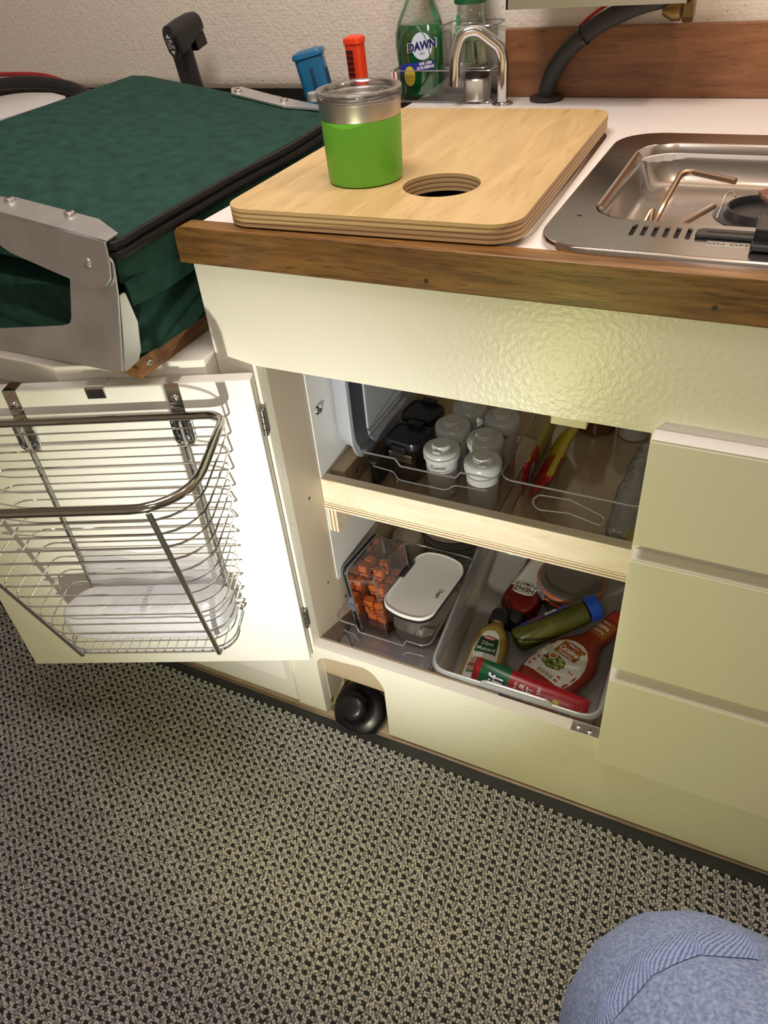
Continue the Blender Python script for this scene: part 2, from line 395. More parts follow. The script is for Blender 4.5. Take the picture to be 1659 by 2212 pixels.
# ================================================================== BASE CABINET
cab = thing('base_cabinet', 'cream painted galley cabinet with open door, shelf and three drawers', 'cabinet', (0, 0, 0))
XR = .95
bm = bmnew()
box(bm, -.056, XR, 0, .018, .678, .797)                 # header
box(bm, -.056, 0, 0, .018, .178, .678)                  # left stile
box(bm, .450, XR, 0, .018, .178, .678)                  # face behind drawers
TX = Matrix(((1, 0, 0, 0), (0, 0, 1, 0), (0, 1, 0, 0), (0, 0, 0, 1)))  # (x,y)->(x,z), extrude y
arch = polyround([(-.0015, .0056), (-.0015, .155), (.098, .166), (.1195, .130), (.1195, .0056)], [0, .03, .03, .04, 0], 6)
arch = [p for p in arch]
outl = [(-.056, .0056)] + arch + [(XR, .0056), (XR, .178), (-.056, .178)]
prism(bm, outl, 0, .018, TX)
obj('face_frame', bm, CREAM, cab)
bm = bmnew(); box(bm, 0.0, .450, 0.0002, .0182, .1781, .1792)
obj('sill', bm, EDGE_P, cab)
bm = bmnew()
box(bm, -.018, 0, .018, .64, .02, .797)
lab(obj('side_panel', bm, mat('inner_cream_dim', (.56, .48, .37), .45, bump=(60, .1, .001)), cab), 'inner side wall, cream darkened to tan for dim light')  # tan colour stands in for cream paint in dim grazing light
bm = bmnew(); box(bm, -.056, -.018, .018, .66, .02, .797); obj('side_panel', bm, CREAM_S, cab)
bm = bmnew(); prism(bm, rr(.094, .40, .236, .67, .012), .0002, .0016, Matrix(((0, 0, 1, 0), (1, 0, 0, 0), (0, 1, 0, 0), (0, 0, 0, 1)))); obj('wall_liner', bm, mat('liner_white', (.78, .77, .76), .3), cab)
bm = bmnew(); box(bm, .452, .470, .018, .64, .02, .797); obj('partition', bm, CREAM_S, cab)
bm = bmnew(); box(bm, 0, .452, .628, .64, .02, .80); obj('back_panel', bm, mat('back_ply', (.55, .46, .34), .6), cab)
bm = bmnew(); box(bm, 0, .452, .020, .628, .090, .101); obj('bottom_panel', bm, wood('floor_ply', (.40, .30, .18), (.55, .43, .27), (1, 7, 7), 8, .6), cab)
bm = bmnew(); box(bm, -.006, .002, .06, .30, .0, .088); box(bm, .012, .03, .068, .25, .0, .088); obj('cleat', bm, mat('raw_cleat', (.50, .40, .28), .7), cab)
bm = bmnew(); box(bm, -.0, .30, .0185, .0235, .100, .177); box(bm, -.0, .30, .085, .090, .0, .0895); obj('skirt_board', bm, mat('raw_cleat', (.50, .40, .28), .7), cab)
# shelf
bm = bmnew(); box(bm, .0, .4515, .094, .60, .393, .4045); sh = obj('shelf', bm, wood('shelf_ply', (.46, .34, .21), (.60, .46, .29), (7, 1, 7), 7, .5, .2), cab)
bm = bmnew(); box(bm, .0005, .4515, .092, .1085, .4045, .447); lab(obj('fascia', bm, BIRCH, sh, bevel=.0012), 'pale birch lip along the shelf front')
bm = bmnew()
for a, b, mi in ((.3925, .3955, 0), (.3955, .3975, 1), (.3975, .4003, 0), (.4003, .4020, 1), (.4020, .4046, 0)):
    n0 = len(bm.faces); box(bm, .0003, .4513, .0912, .0945, a, b)
    for f in list(bm.faces)[n0:]: f.material_index = mi
obj('ply_edge', bm, None, sh, mats=[BIRCH, PLY_D])
bm = bmnew()
for a, b, mi in ((0.0, .004, 0), (.004, .0062, 1), (.0062, .0102, 0), (.0102, .0124, 1), (.0124, .016, 0)):
    n0 = len(bm.faces); box(bm, a + .0002, b + .0002, .097, .40, .345, .3925)
    for f in list(bm.faces)[n0:]: f.material_index = mi
obj('shelf_cleat', bm, None, cab, mats=[BIRCH, PLY_D])
bm = bmnew(); box(bm, 0.0, .026, .12, .42, .4046, .446); obj('shelf_cleat', bm, wood('cleat_ply', (.40, .30, .18), (.50, .38, .24), (7, 1, 7), 7, .5), cab)
# screws inside
screw('screw', (.0002, .113, .552), (1, 0, 0), .0085, CHROME, cab)
screw('screw', (.0265, .150, .428), (1, 0, 0), .0035, CHROME_D, cab)
bm = bmnew(); lathe(bm, [(.0022, 0), (.0022, .0004)], n=12, T=Matrix.Translation((.0001, .058, .436)) @ Matrix.Rotation(PI / 2, 4, 'Y')); obj('screw_hole', bm, GAP, cab)
bm = bmnew(); lathe(bm, [(.0018, 0), (.0018, .0004)], n=12, T=Matrix.Translation((.0001, .068, .258)) @ Matrix.Rotation(PI / 2, 4, 'Y'))
obj('screw_hole', bm, GAP, cab)
# magnetic catch under header, strike plate on sill
bm = bmnew(); box(bm, .352, .388, .003, .020, .667, .6779); lab(obj('catch_block', bm, wood('catch_wood', (.6, .52, .34), (.72, .63, .44), (1, 8, 8), 9), cab, bevel=.0008), 'small wooden stop block under the header')
bm = bmnew(); box(bm, .411, .4495, .0005, .0165, .1792, .1801); cp = obj('strike_plate', bm, STEEL, cab)
for px in (.421, .437): screw('screw', (px, .009 - (px - .42) * .15, .18), (0, 0, 1), .0042, STEEL, cp)
# hinges at left stile
for hz in (.603, .249):
    bm = bmnew()
    T = Matrix.Translation((.0005, -.0068, hz - .018))
    for i in range(4): lathe(bm, [(.0030, i * .0094), (.0034, i * .0094 + .0004), (.0034, i * .0094 + .0084), (.0030, i * .0094 + .0088)], n=12, T=T)
    box(bm, .0, .0012, -.006, .0, hz - .018, hz + .018)
    obj('hinge', bm, CHROME_D, cab, smooth=True)
# drawers
for i, (z0, z1) in enumerate(((.5528, .6822), (.3551, .5312), (.156, .3323))):
    P = [(-.0193, z0), (-.0193, z1 - .0015), (-.0180, z1), (-.0002, z1 + .0005), (-.0002, z0)]
    bm = bmnew(); loft(bm, [[(x, y, z) for y, z in P] for x in (.452, XR)])
    d = obj('drawer', bm, CREAM_S, cab, bevel=.0008)
    bm = bmnew(); box(bm, .4527, XR, -.0188, -.0004, z1 + .0004, z1 + .0012); lab(obj('top_edge', bm, mat('lit_edge_white', (.84, .80, .76), .5), d), 'top edge, whitened for the ceiling light on it')  # ceiling light on the drawer top is put into this whiter colour
# door (local frame a, b, z along the opened door)
Hd = Vector((.0028, -.0195, 0)); Dd = Vector((-.9232, -.3843, 0)); Md = Vector((.3843, -.9232, 0))
DT = Matrix(((Dd.x, Md.x, 0, Hd.x), (Dd.y, Md.y, 0, Hd.y), (0, 0, 1, 0), (0, 0, 0, 1)))
bm = bmnew(); box(bm, 0, .4554, -.0192, 0, .1666, .6696, DT)
door = obj('door', bm, WHITE_P, cab, bevel=.0012)
bm = bmnew(); box(bm, .0012, .4540, -.0180, -.0012, .6690, .6699, DT); lab(obj('top_edge', bm, EDGE_P, door), 'rough painted top edge of the door')

# foot pump in the arch
pump = thing('foot_pump', 'black domed foot pump set in the arched cutout at the cabinet base', 'pump', (.0575, .026, .008), (math.radians(34), 0, math.radians(-6)))
bm = bmnew(); lathe(bm, [(.047, .0), (.048, .006), (.047, .012), (.043, .016)], n=40); obj('base_ring', bm, mat('pump_grey', (.12, .11, .10), .45), pump, smooth=True)
bm = bmnew(); lathe(bm, [(.0475, .012), (.0470, .019), (.042, .023), (.033, .0265), (.0255, .029), (.0235, .035), (.0225, .045), (.020, .0505), (.012, .053), (.002, .0535)], n=48)
obj('rubber_dome', bm, mat('pump_rubber', (.006, .006, .008), .33), pump, smooth=True, angle=80)
bm = bmnew(); prism(bm, rr(.030, .056, -.044, -.028, .007), .0, .006); obj('mounting_lug', bm, mat('pump_grey', (.12, .11, .10), .45), pump)
bm = bmnew(); prism(bm, rr(-.056, -.03, -.03, -.014, .007), .0, .006); obj('mounting_lug', bm, mat('pump_grey', (.12, .11, .10), .45), pump)
screw('screw', (.049, -.036, .006), (0, 0, 1), .0036, STEEL, pump)

# ================================================================== WORKTOP with trim
wt = thing('worktop', 'white laminate worktop with oiled wooden front trim above the cabinet', 'worktop')
ZC = .8327
bm = bmnew()
slab(bm, [(-.054, .0165), (XR, .0165), (XR, .664), (-.054, .664)], [rr(.02, .29, .06, .42, .05)[::-1], rr(.355, .645, .10, .36, .05)[::-1]], [.7975, ZC])
obj('laminate_top', bm, LAM, wt)
bm = bmnew()
TXr = Matrix(((1, 0, 0, 0), (0, 0, 1, 0), (0, 1, 0, 0), (0, 0, 0, 1)))
prism(bm, polyround([(-.0705, .7968), (XR, .7968), (XR, .8368), (-.0705, .8368)], [.002, 0, 0, .014]), -.0045, .0200, TXr)
tr = obj('front_trim', bm, TEAK, wt, bevel=.0035, segs=3)
for x, z in ((.2255, .8060), (.482, .8095)):
    bm = bmnew(); lathe(bm, [(.0022, 0), (.0022, .0005)], n=14, T=Matrix.Translation((x, -.0049, z)) @ Matrix.Rotation(PI / 2, 4, 'X')); obj('nail_plug', bm, mat('nail_plug_dark', (.03, .02, .015), .6), tr)
bm = bmnew(); box(bm, .085, XR, .650, .6660, .8332, .9242); tag(obj('wood_backsplash', bm, TEAK_B, bevel=.001), 'brown wooden backsplash board along the rear edge of the worktop', 'backsplash')

# ---- sink (under the board) + board
sink = thing('steel_sink', 'stainless sink rim showing under the round-holed plywood board', 'sink', (-.012, .008, ZC), (0, 0, .0317))
def rloft(bm, rings, n=8): return loft(bm, [[(x, y, z) for x, y in rr(x0, x1, y0, y1, r, n)] for x0, x1, y0, y1, r, z in rings], False, False)
bm = bmnew(); rloft(bm, [(.004, .322, .002, .456, .055, .0004), (.007, .319, .005, .453, .053, .0035), (.014, .312, .012, .446, .05, .0055), (.032, .294, .060, .40, .045, .005), (.040, .286, .068, .392, .04, -.004), (.05, .275, .078, .382, .04, -.13)])
bm.verts.ensure_lookup_table(); bm.faces.new(bm.verts[-36:]); obj('basin', bm, STEEL_M, sink, smooth=True)
board = thing('cutting_board', 'light plywood board with a round finger hole covering the sink', 'board', (-.009, .0047, ZC + .0062), (0, 0, .0317))
zs = [0, .0030, .0048, .0078, .0096, .0126, .0144, .0168, .0178]
bm = bmnew(); slab(bm, rr(0, .316, 0, .450, .030, 10), [circ(.2055, .108, .0405, 48)[::-1]], zs, mi=[1, 2, 1, 2, 1, 2, 1, 0])
obj('plywood_sheet', bm, None, board, mats=[BIRCH_TOP, PLY_L, PLY_D])

# ---- tumbler
mug = thing('tumbler', 'lime green steel tumbler with clear lid standing on the plywood board', 'tumbler', (.1015, .127, ZC + .0241))
GREEN = mat('green_powder_coat', (.16, .54, .045), .38, bump=(900, .08, .0005))
bm = bmnew(); lathe(bm, [(.0001, 0), (.037, 0), (.0395, .0012), (.0402, .003), (.0418, .062), (.0418, .0625)], n=56, cap=False); obj('body', bm, GREEN, mug, smooth=True)
bm = bmnew(); lathe(bm, [(.0414, .062), (.0418, .064), (.0428, .079), (.0428, .0805), (.0418, .081), (.0405, .079), (.037, .01), (.0, .01)], n=56, cap=False); lab(obj('steel_band', bm, STEEL, mug, smooth=True), 'bare brushed steel rim')
LIDC = clear('tumbler_lid', (.93, .92, .92), .22, .06)
lid = thing('lid', '', 'x'); 
for k_ in ('label', 'category'): del lid[k_]
lid.parent = mug; lid.location = (0, 0, .0775)
bm = bmnew(); lathe(bm, [(.0418, 0), (.0442, .001), (.0446, .007), (.0440, .010), (.0405, .0115), (.0375, .010), (.0360, .004), (.0345, .0), (.002, -.0005)], n=56, cap=False); obj('lid_disc', bm, LIDC, lid, smooth=True, angle=60)
bm = bmnew(); tube(bm, [(.0432 * math.cos(2 * PI * i / 60), .0432 * math.sin(2 * PI * i / 60), .0100) for i in range(60)], .0011, 6, True); tube(bm, [(.0362 * math.cos(2 * PI * i / 60), .0362 * math.sin(2 * PI * i / 60), .0045) for i in range(60)], .0010, 6, True); obj('lid_rim', bm, RIMC, lid, smooth=True)
bm = bmnew(); prism(bm, [(x - .0455, y * 1) for x, y in circ(0, 0, .0075, 18, .009)], .0015, .0085, Matrix.Rotation(math.radians(22), 4, 'Z')); obj('thumb_tab', bm, clear('tumbler_tab', (.8, .78, .78), .25, .1, (.8, .78, .78), .3), lid, smooth=True)
bm = bmnew(); box(bm, .006, .028, -.004, .006, .0005, .004); box(bm, -.012, .010, -.012, .014, .0002, .002); box(bm, .0255, .0275, -.006, .008, .001, .009); obj('slider', bm, clear('tumbler_slider', (.7, .7, .7), .4, .05), lid, bevel=.0008)

# ---- stove
st = thing('camp_stove', 'recessed stainless camp stove with copper-toned wire support right of the board', 'stove', (0, 0, ZC))
bm = bmnew(); slots = []
for i in range(6):
    x = .3985 + i * .0095; slots.append([(x - .0022 + .0004, .053), (x + .0022 + .0004, .053), (x + .0024, .0815), (x - .0020, .0815)])
slots = [polyround(s, .0018, 3)[::-1] for s in slots]
slab(bm, rr(.3205, .68, .017, .410, [.05, .05, .055, .045], 9), [rr(.352, .650, .094, .366, [.04, .04, .045, .036], 9)[::-1]] + slots, [.0085, .0100])
obj('flange', bm, STEEL_M, st, smooth=True, angle=30)
bm = bmnew(); rloft(bm, [(.3185, .682, .015, .412, .05, .0002), (.3175, .683, .014, .413, .052, .004), (.3190, .6815, .0155, .4115, .05, .0085), (.3215, .68, .018, .409, .05, .0100)], 9); obj('rolled_edge', bm, STEEL_M, st, smooth=True)
bm = bmnew(); rloft(bm, [(.352, .650, .094, .366, .04, .0100), (.3545, .648, .0965, .3635, .04, .0085), (.359, .645, .101, .360, .04, -.004), (.366, .638, .108, .352, .042, -.026), (.376, .63, .118, .340, .038, -.032), (.39, .62, .13, .33, .03, -.033)], 9)
bm.verts.ensure_lookup_table(); bm.faces.new(bm.verts[-40:]); obj('basin', bm, STEEL_M, st, smooth=True, angle=50)
bm = bmnew(); box(bm, .39, .60, .045, .092, -.012, -.008); obj('inner_tray', bm, GAP, st)
bm = bmnew(); lathe(bm, [(.042, -.0330), (.040, -.024), (.038, -.0235), (.036, -.026), (.034, -.034)], c=(.502, .262, 0), n=40, cap=False); b1 = obj('burner', bm, mat('burner_black', (.03, .03, .032), .45, .6), st, smooth=True)
bm = bmnew(); lathe(bm, [(.0001, -.030), (.050, -.0322), (.052, -.0326)], c=(.502, .262, 0), n=40, cap=False); obj('burner_bowl', bm, mat('bowl_dark', (.02, .02, .02), .4), b1, smooth=True)
bm = bmnew(); Pp = []
for i in range(40):
    a = 2 * PI * i / 40; r_ = .030 + .0015 * math.sin(5 * a) + .001 * math.sin(11 * a + 1); Pp.append((.522 + r_ * math.cos(a), .268 + r_ * .9 * math.sin(a)))
prism(bm, Pp, -.0155, -.012); obj('spreader_plate', bm, mat('rust_plate', (.20, .085, .06), .75, bump=(400, .5, .001), var=(80, .25)), b1)
COPPER = mat('copper_wire', (.36, .26, .19), .28, 1)
ws = thing('wire_support', '', 'x')
for k_ in ('label', 'category'): del ws[k_]
ws.parent = st
bm = bmnew()
tube(bm, roundpath([(.372, .150, -.030), (.392, .148, -.031), (.405, .152, -.030), (.452, .236, -.018)], .01), .0030, 8)
tube(bm, roundpath([(.399, .150, -.031), (.4065, .175, -.006), (.415, .225, .0155), (.4245, .229, .0165), (.469, .205, .016)], .012), .0032, 8)
tube(bm, roundpath([(.388, .150, -.031), (.3955, .180, -.010), (.398, .185, -.008), (.4005, .158, -.029)], .004), .0022, 8)
obj('bent_wire', bm, COPPER, ws, smooth=True)
bm = bmnew(); tube(bm, roundpath([(.457, .232, -.029), (.4605, .256, -.011), (.4665, .259, -.009), (.470, .250, -.012)], .004), .0009, 6); obj('igniter_wire', bm, CHROME_D, st, smooth=True)
bm = bmnew(); prism(bm, polyround([(.452, .0585), (.60, .0585), (.60, .0755), (.452, .0755)], [0, 0, 0, .008]), .010, .0135); sl = obj('control_slider', bm, BLACK, st, bevel=.0012)
bm = bmnew(); box(bm, .461, .60, .0655, .0685, .0135, .0138); obj('slot', bm, GAP, sl)
bm = bmnew(); box(bm, .4985, .520, .045, .083, .0136, .026); box(bm, .4975, .520, .034, .047, .0105, .016); obj('knob', bm, BLACK, st, bevel=.0015)
bm = bmnew(); box(bm, .463, .497, .041, .0535, .0100, .0102); pl_ = obj('printed_strip', bm, mat('strip_silver', (.46, .44, .42), .45, .8), st)
text('ON', .0068, frame((.4705, .0475, .0103), (1, 0, 0), (0, 1, 0)), INK, pl_, width=1.35)
text('OFF', .0068, frame((.4890, .0475, .0103), (1, 0, 0), (0, 1, 0)), INK, pl_, width=1.35)
for x, y in ((.343, .096), (.3325, .335), (.340, .300)):
    bm = bmnew(); lathe(bm, [(.0022, .0100), (.0022, .0103)], c=(x, y, 0), n=12); obj('rivet_hole', bm, GAP, st)

# ================================================================== FAUCET, HOSE, METAL BOX
fa = thing('faucet', 'chrome swan-neck faucet tube standing at the rear corner of the board', 'faucet', (.1, .596, ZC))
bm = bmnew(); pts = roundpath([(0, 0, 0), (.0, 0, .062), (-.004, -.002, .076), (-.036, -.012, .101), (-.058, -.020, .098), (-.067, -.024, .072), (-.0685, -.025, .030)], .024, 8)
tube(bm, pts, .0082, 16); obj('spout', bm, CHROME, fa, smooth=True)
bm = bmnew(); lathe(bm, [(.0165, 0), (.0165, .002), (.013, .0045), (.0085, .005)], n=28); obj('base_ring', bm, CHROME, fa, smooth=True)

ho = thing('cable_conduit', 'black ribbed cable conduit rising in a curve from a round grommet', 'cable', (.1585, .632, ZC))
bm = bmnew(); pts = smoothpath([(0, 0, .0), (.003, -.004, .022), (.016, -.010, .048), (.040, -.018, .075), (.078, -.024, .101), (.125, -.028, .120), (.170, -.030, .130)], 7); tube(bm, pts, .0120, 16)
obj('conduit', bm, mat('conduit_black', (.022, .022, .022), .6, bump=(160, .3, .001)), ho, smooth=True)
bm = bmnew(); lathe(bm, [(.024, 0), (.0255, .0015), (.0255, .005), (.023, .0065), (.014, .0075)], n=36); lab(obj('grommet', bm, mat('grommet_brown', (.028, .018, .016), .5), ho, smooth=True), 'dark brown round grommet')
bm = bmnew(); tube(bm, smoothpath([(.046, -.010, .096), (.060, -.012, .108), (.088, -.016, .124), (.110, -.018, .131)], 6), .0022, 8); lab(obj('wire', bm, mat('red_wire', (.5, .02, .015), .4), ho, smooth=True), 'red wire strapped to the conduit')
bm = bmnew(); c0 = Vector(pts[24]); t0 = (Vector(pts[25]) - c0).normalized(); T = Matrix.Translation(c0) @ t0.to_track_quat('Z', 'Y').to_matrix().to_4x4(); lathe(bm, [(.0128, -.002), (.0136, -.002), (.0136, .002), (.0128, .002)], n=18, T=T, cap=False)
box(bm, -.003, .003, .0125, .0165, -.0025, .0025, T @ Matrix.Rotation(math.radians(120), 4, 'Z')); obj('cable_tie', bm, BLACK, ho)
mb = thing('metal_box', 'thin-walled metal appliance casing hanging at the top above the conduit', 'casing', (.24, .54, .962))
bm = bmnew(); box(bm, -.112, .115, -.010, .07, .002, .22); obj('casing', bm, mat('casing_metal', (.62, .62, .56), .3, .85, var=(8, .12)), mb, bevel=.002)
bm = bmnew(); box(bm, -.115, .117, -.0125, -.010, .0, .012); box(bm, -.115, -.1125, -.0125, .07, .0, .012); obj('lower_flange', bm, mat('flange_metal', (.66, .66, .60), .25, .9), mb)
bf = thing('brass_fitting', 'tarnished brass pipe fitting poking out beneath the metal casing', 'fitting', (.343, .60, .948))
TB = Matrix.Rotation(PI / 2, 4, 'Y')
BRASS = mat('brass', (.22, .15, .06), .35, 1)
bm = bmnew(); lathe(bm, [(.006, -.024), (.010, -.018), (.0135, -.010), (.0135, .0)], n=20, T=TB); obj('body', bm, BRASS, bf, smooth=True)
bm = bmnew(); lathe(bm, [(.0135, .002), (.0155, .004), (.0155, .014), (.0135, .016)], n=6, T=TB); obj('hex_nut', bm, BRASS, bf)
bm = bmnew(); lathe(bm, [(.0065, .0), (.0065, .05)], n=16); obj('riser', bm, BRASS, bf, smooth=True)

# ================================================================== SOAP CADDY
cd = thing('sink_caddy', 'clear acrylic caddy holding soap and brush behind the board', 'caddy', (0, 0, ZC))
ACR = clear('clear_acrylic', (.93, .94, .94), .16, .04)
bm = bmnew(); rloft(bm, [(-.086, .082, .602, .655, .010, .0015), (-.087, .083, .601, .656, .010, .045)])
obj('tray_wall', bm, ACR, cd, smooth=True)
bm = bmnew(); prism(bm, rr(-.086, .082, .602, .655, .01), .0, .003); obj('tray_floor', bm, clear('acrylic_floor', (.55, .55, .55), .2, .05, (.5, .5, .5), .35), cd)
bm = bmnew(); tube(bm, [(x, y, .0455) for x, y in rr(-.087, .083, .601, .656, .010)], .0009, 6, True); tube(bm, [(x, y, .002) for x, y in rr(-.086, .082, .602, .655, .010)], .0012, 6, True); obj('tray_rim', bm, RIMC, cd, smooth=True)
bm = bmnew(); rloft(bm, [(.0, .074, .600, .650, .009, .049), (-.002, .076, .598, .652, .010, .100), (-.003, .085, .596, .658, .012, .1035)]); obj('upper_cup', bm, ACR, cd, smooth=True)
bm = bmnew(); prism(bm, rr(0, .074, .60, .65, .009), .048, .0495); obj('upper_cup_floor', bm, ACR, cd)
bm = bmnew(); tube(bm, [(x, y, .1035) for x, y in rr(-.003, .085, .596, .658, .012)], .0011, 6, True); tube(bm, [(x, y, .049) for x, y in rr(0, .074, .60, .65, .009)], .0009, 6, True); obj('upper_rim', bm, RIMC, cd, smooth=True)
tg = bmnew(); box(tg, -.0868, -.078, .6005, .6012, .002, .044); sg = obj('striped_sticker', tg, WINK, cd)
tg = bmnew(); box(tg, -.0845, -.0815, .6000, .6008, .002, .044); obj('red_stripe', tg, mat('red_ink', (.55, .03, .02), .5), sg)

so = thing('dish_soap_bottle', 'transparent bottle of green dish soap standing in the left of the caddy', 'bottle', (-.0475, .630, ZC + .004))
def oval(bm, prof, n=40):   # (rx, ry, z, cx)
    return loft(bm, [[(cx + rx * math.cos(2 * PI * i / n), ry * math.sin(2 * PI * i / n), z) for i in range(n)] for rx, ry, z, cx in prof])
pr_ = [(.030, .018, .0, 0), (.036, .021, .004, 0), (.0375, .022, .012, 0), (.0375, .0225, .04, 0), (.041, .0225, .07, -.001), (.0405, .022, .088, -.001), (.0365, .020, .104, 0), (.030, .018, .118, .001), (.022, .015, .134, .002), (.0135, .012, .150, .003), (.011, .011, .162, .003)]
bm = bmnew(); oval(bm, pr_); obj('shell', bm, clear('soap_shell', (.95, .96, .95), .22, .05), so, smooth=True)
q = [(a * .94, b * .92, z + .002, c) for a, b, z, c in pr_[:7]]; q[-1] = (.0345, .0185, .101, 0)
bm = bmnew(); oval(bm, q); obj('green_soap', bm, mat('soap_green', (.015, .34, .10), .12, spec=.6), so, smooth=True)
bm = bmnew(); lathe(bm, [(.0125, 0), (.0125, .02), (.009, .024), (.008, .04)], c=(.003, 0, .160), n=20); obj('cap', bm, WPL, so, smooth=True)
fs = frame((.0, -.0232, .062), (1, -.0, 0), (0, .0, 1))
bm = bmnew(); tube(bm, [(.027 * math.cos(a) - .002, -.0205 - .0022 * math.cos(a) ** 0, .058 + .042 * math.sin(a)) for a in [2 * PI * i / 40 for i in range(40)]], .0011, 6, True); obj('embossed_ring', bm, clear('soap_ring', (.6, .9, .7), .3, .05), so, smooth=True)
bm = bmnew(); flatpoly(bm, circ(.012, .012, .0175, 32, .0185), fs); lb = obj('round_label', bm, mat('label_blue_white', (.62, .72, .85), .4), so)
NAVY = mat('navy_ink', (.012, .02, .13), .45)
text('DAWN', .0150, frame((.0125, -.0236, .0745), (1, 0, .16), (0, 0, 1)), WINK, lb, bold=.09, width=1.02)
text('DAWN', .0150, frame((.0125, -.0240, .0745), (1, 0, .16), (0, 0, 1)), NAVY, lb, bold=.05, width=1.0)
text('ultra', .0050, frame((.0125, -.0238, .0645), (1, 0, .12), (0, 0, 1)), NAVY, lb)
bm = bmnew(); flatpoly(bm, [(-.026, -.020), (.031, -.012), (.031, .0), (-.026, -.006)][::-1], frame((0, -.0234, .055), (1, 0, 0), (0, 0, 1))); bl = obj('blue_band', bm, mat('royal_ink', (.02, .035, .30), .4), so)
text('50% LESS', .0056, frame((.0175, -.0238, .0510), (1, 0, .15), (0, 0, 1)), WINK, bl, bold=.03)
text('SCRUBBING', .0056, frame((.0175, -.0238, .0455), (1, 0, .15), (0, 0, 1)), WINK, bl, bold=.03)
bm = bmnew(); flatpoly(bm, circ(-.010, -.022, .0095, 20, .014), frame((0, -.0237, .055), (1, 0, 0), (0, 0, 1))); obj('yellow_patch', bm, mat('yellow_ink', (.62, .50, .06), .5), so)

br = thing('dish_brush', 'green-capped clear dish brush with pale bristles in the raised caddy cup', 'brush', (.038, .626, ZC + .0505))
bm = bmnew(); lathe(bm, [(.019, .044), (.0235, .046), (.0235, .052), (.021, .054), (.020, .070), (.020, .082)], n=32); obj('clear_tank', bm, clear('brush_tank', (.92, .94, .92), .2, .05), br, smooth=True)
bm = bmnew(); lathe(bm, [(.0235, .079), (.0245, .081), (.0245, .112), (.018, .120), (.004, .122)], n=32); lab(obj('cap', bm, mat('cap_green', (.01, .13, .05), .4), br, smooth=True), 'dark green screw cap')
bm = bmnew(); lathe(bm, [(.024, .032), (.027, .034), (.026, .042), (.018, .046)], n=32); obj('brush_head', bm, mat('brush_green', (.12, .26, .13), .4), br, smooth=True)
bm = bmnew(); random.seed(4)
for i in range(70):
    a = random.random() * 2 * PI; r0 = .021 * math.sqrt(random.random()); p0 = Vector((r0 * math.cos(a), r0 * math.sin(a), .033)); p1 = Vector((p0.x * 1.35, p0.y * 1.1, .002)); tube(bm, [p0, p1], .0013, 5)
o = obj('bristles', bm, mat('bristle_green', (.50, .62, .42), .5), br, smooth=True); o['kind'] = 'stuff'
bm = bmnew(); tube(bm, [(-.013, -.0195, .066), (-.0135, -.0210, .040)], .0024, 8); lab(obj('soap_stem', bm, mat('stem_green', (.02, .30, .08), .3), br, smooth=True), 'bright green inner stem')
tn = thing('metal_tin', 'small round metal tin at the right end of the caddy floor', 'tin', (.052, .616, ZC + .0035))
bm = bmnew(); lathe(bm, [(.0205, 0), (.0215, .002), (.0205, .004), (.0205, .027), (.0215, .029), (.0205, .031)], n=36); obj('can', bm, STEEL, tn, smooth=True)
bm = bmnew(); lathe(bm, [(.0175, .031), (.0185, .033), (.0175, .040)], n=30); obj('dark_stopper', bm, BLACK, tn, smooth=True)

# ================================================================== BENCH + FOLDING SEAT (left)
be = thing('bench_cabinet', 'cream painted bench base left of the galley cabinet, under the green seat', 'bench')
bm = bmnew(); prism(bm, [(-1.10, -.0925), (-.2285, -.0925), (-.0575, -.0218), (-.0575, .645), (-1.10, .645)], .652, .6882); obj('bench_top', bm, CREAM_S, be, bevel=.002)
bm = bmnew(); box(bm, -1.10, -.0575, .0, .018, .011, .652); obj('bench_front', bm, WHITE_P, be)
bm = bmnew(); box(bm, -1.10, -.240, -.0915, -.080, .61, .652); obj('apron', bm, CREAM_S, be)
bm = bmnew(); box(bm, -.50, -.060, -.0170, -.0003, .086, .62); obj('bench_door', bm, WHITE_P, be, bevel=.001)

seat = thing('folding_seat', 'dark green fabric fold-up seat cushion with aluminium brackets left of the worktop', 'seat')
def cordmat(name, col, axis):
    m = bpy.data.materials.new(name); m.use_nodes = True; N = m.node_tree.nodes; L = m.node_tree.links; b = N['Principled BSDF']; b.inputs['Roughness'].default_value = .85; b.inputs['Specular IOR Level'].default_value = .2
    tc = N.new('ShaderNodeTexCoord'); n = N.new('ShaderNodeTexNoise'); n.inputs['Scale'].default_value = 60; n.inputs['Detail'].default_value = 8; L.new(tc.outputs['Object'], n.inputs['Vector'])
    r = N.new('ShaderNodeValToRGB'); r.color_ramp.elements[0].color = (*[c * .72 for c in col], 1); r.color_ramp.elements[1].color = (*[c * 1.25 for c in col], 1); r.color_ramp.elements[0].position = .3; r.color_ramp.elements[1].position = .7
    L.new(n.outputs[0], r.inputs[0]); L.new(r.outputs[0], b.inputs['Base Color'])
    wv = N.new('ShaderNodeTexWave'); wv.bands_direction = axis; wv.inputs['Scale'].default_value = 160; wv.inputs['Distortion'].default_value = .3; L.new(tc.outputs['Object'], wv.inputs['Vector'])
    bp = N.new('ShaderNodeBump'); bp.inputs['Strength'].default_value = .35; bp.inputs['Distance'].default_value = .001; L.new(wv.outputs[0], bp.inputs['Height']); L.new(bp.outputs[0], b.inputs['Normal'])
    MC[name] = m; return m
GRN = cordmat('green_canvas', (.013, .050, .038), 'Y')
def topz(x, y): return .848 - .15 * (x + .075) + .02 * (y + .09)
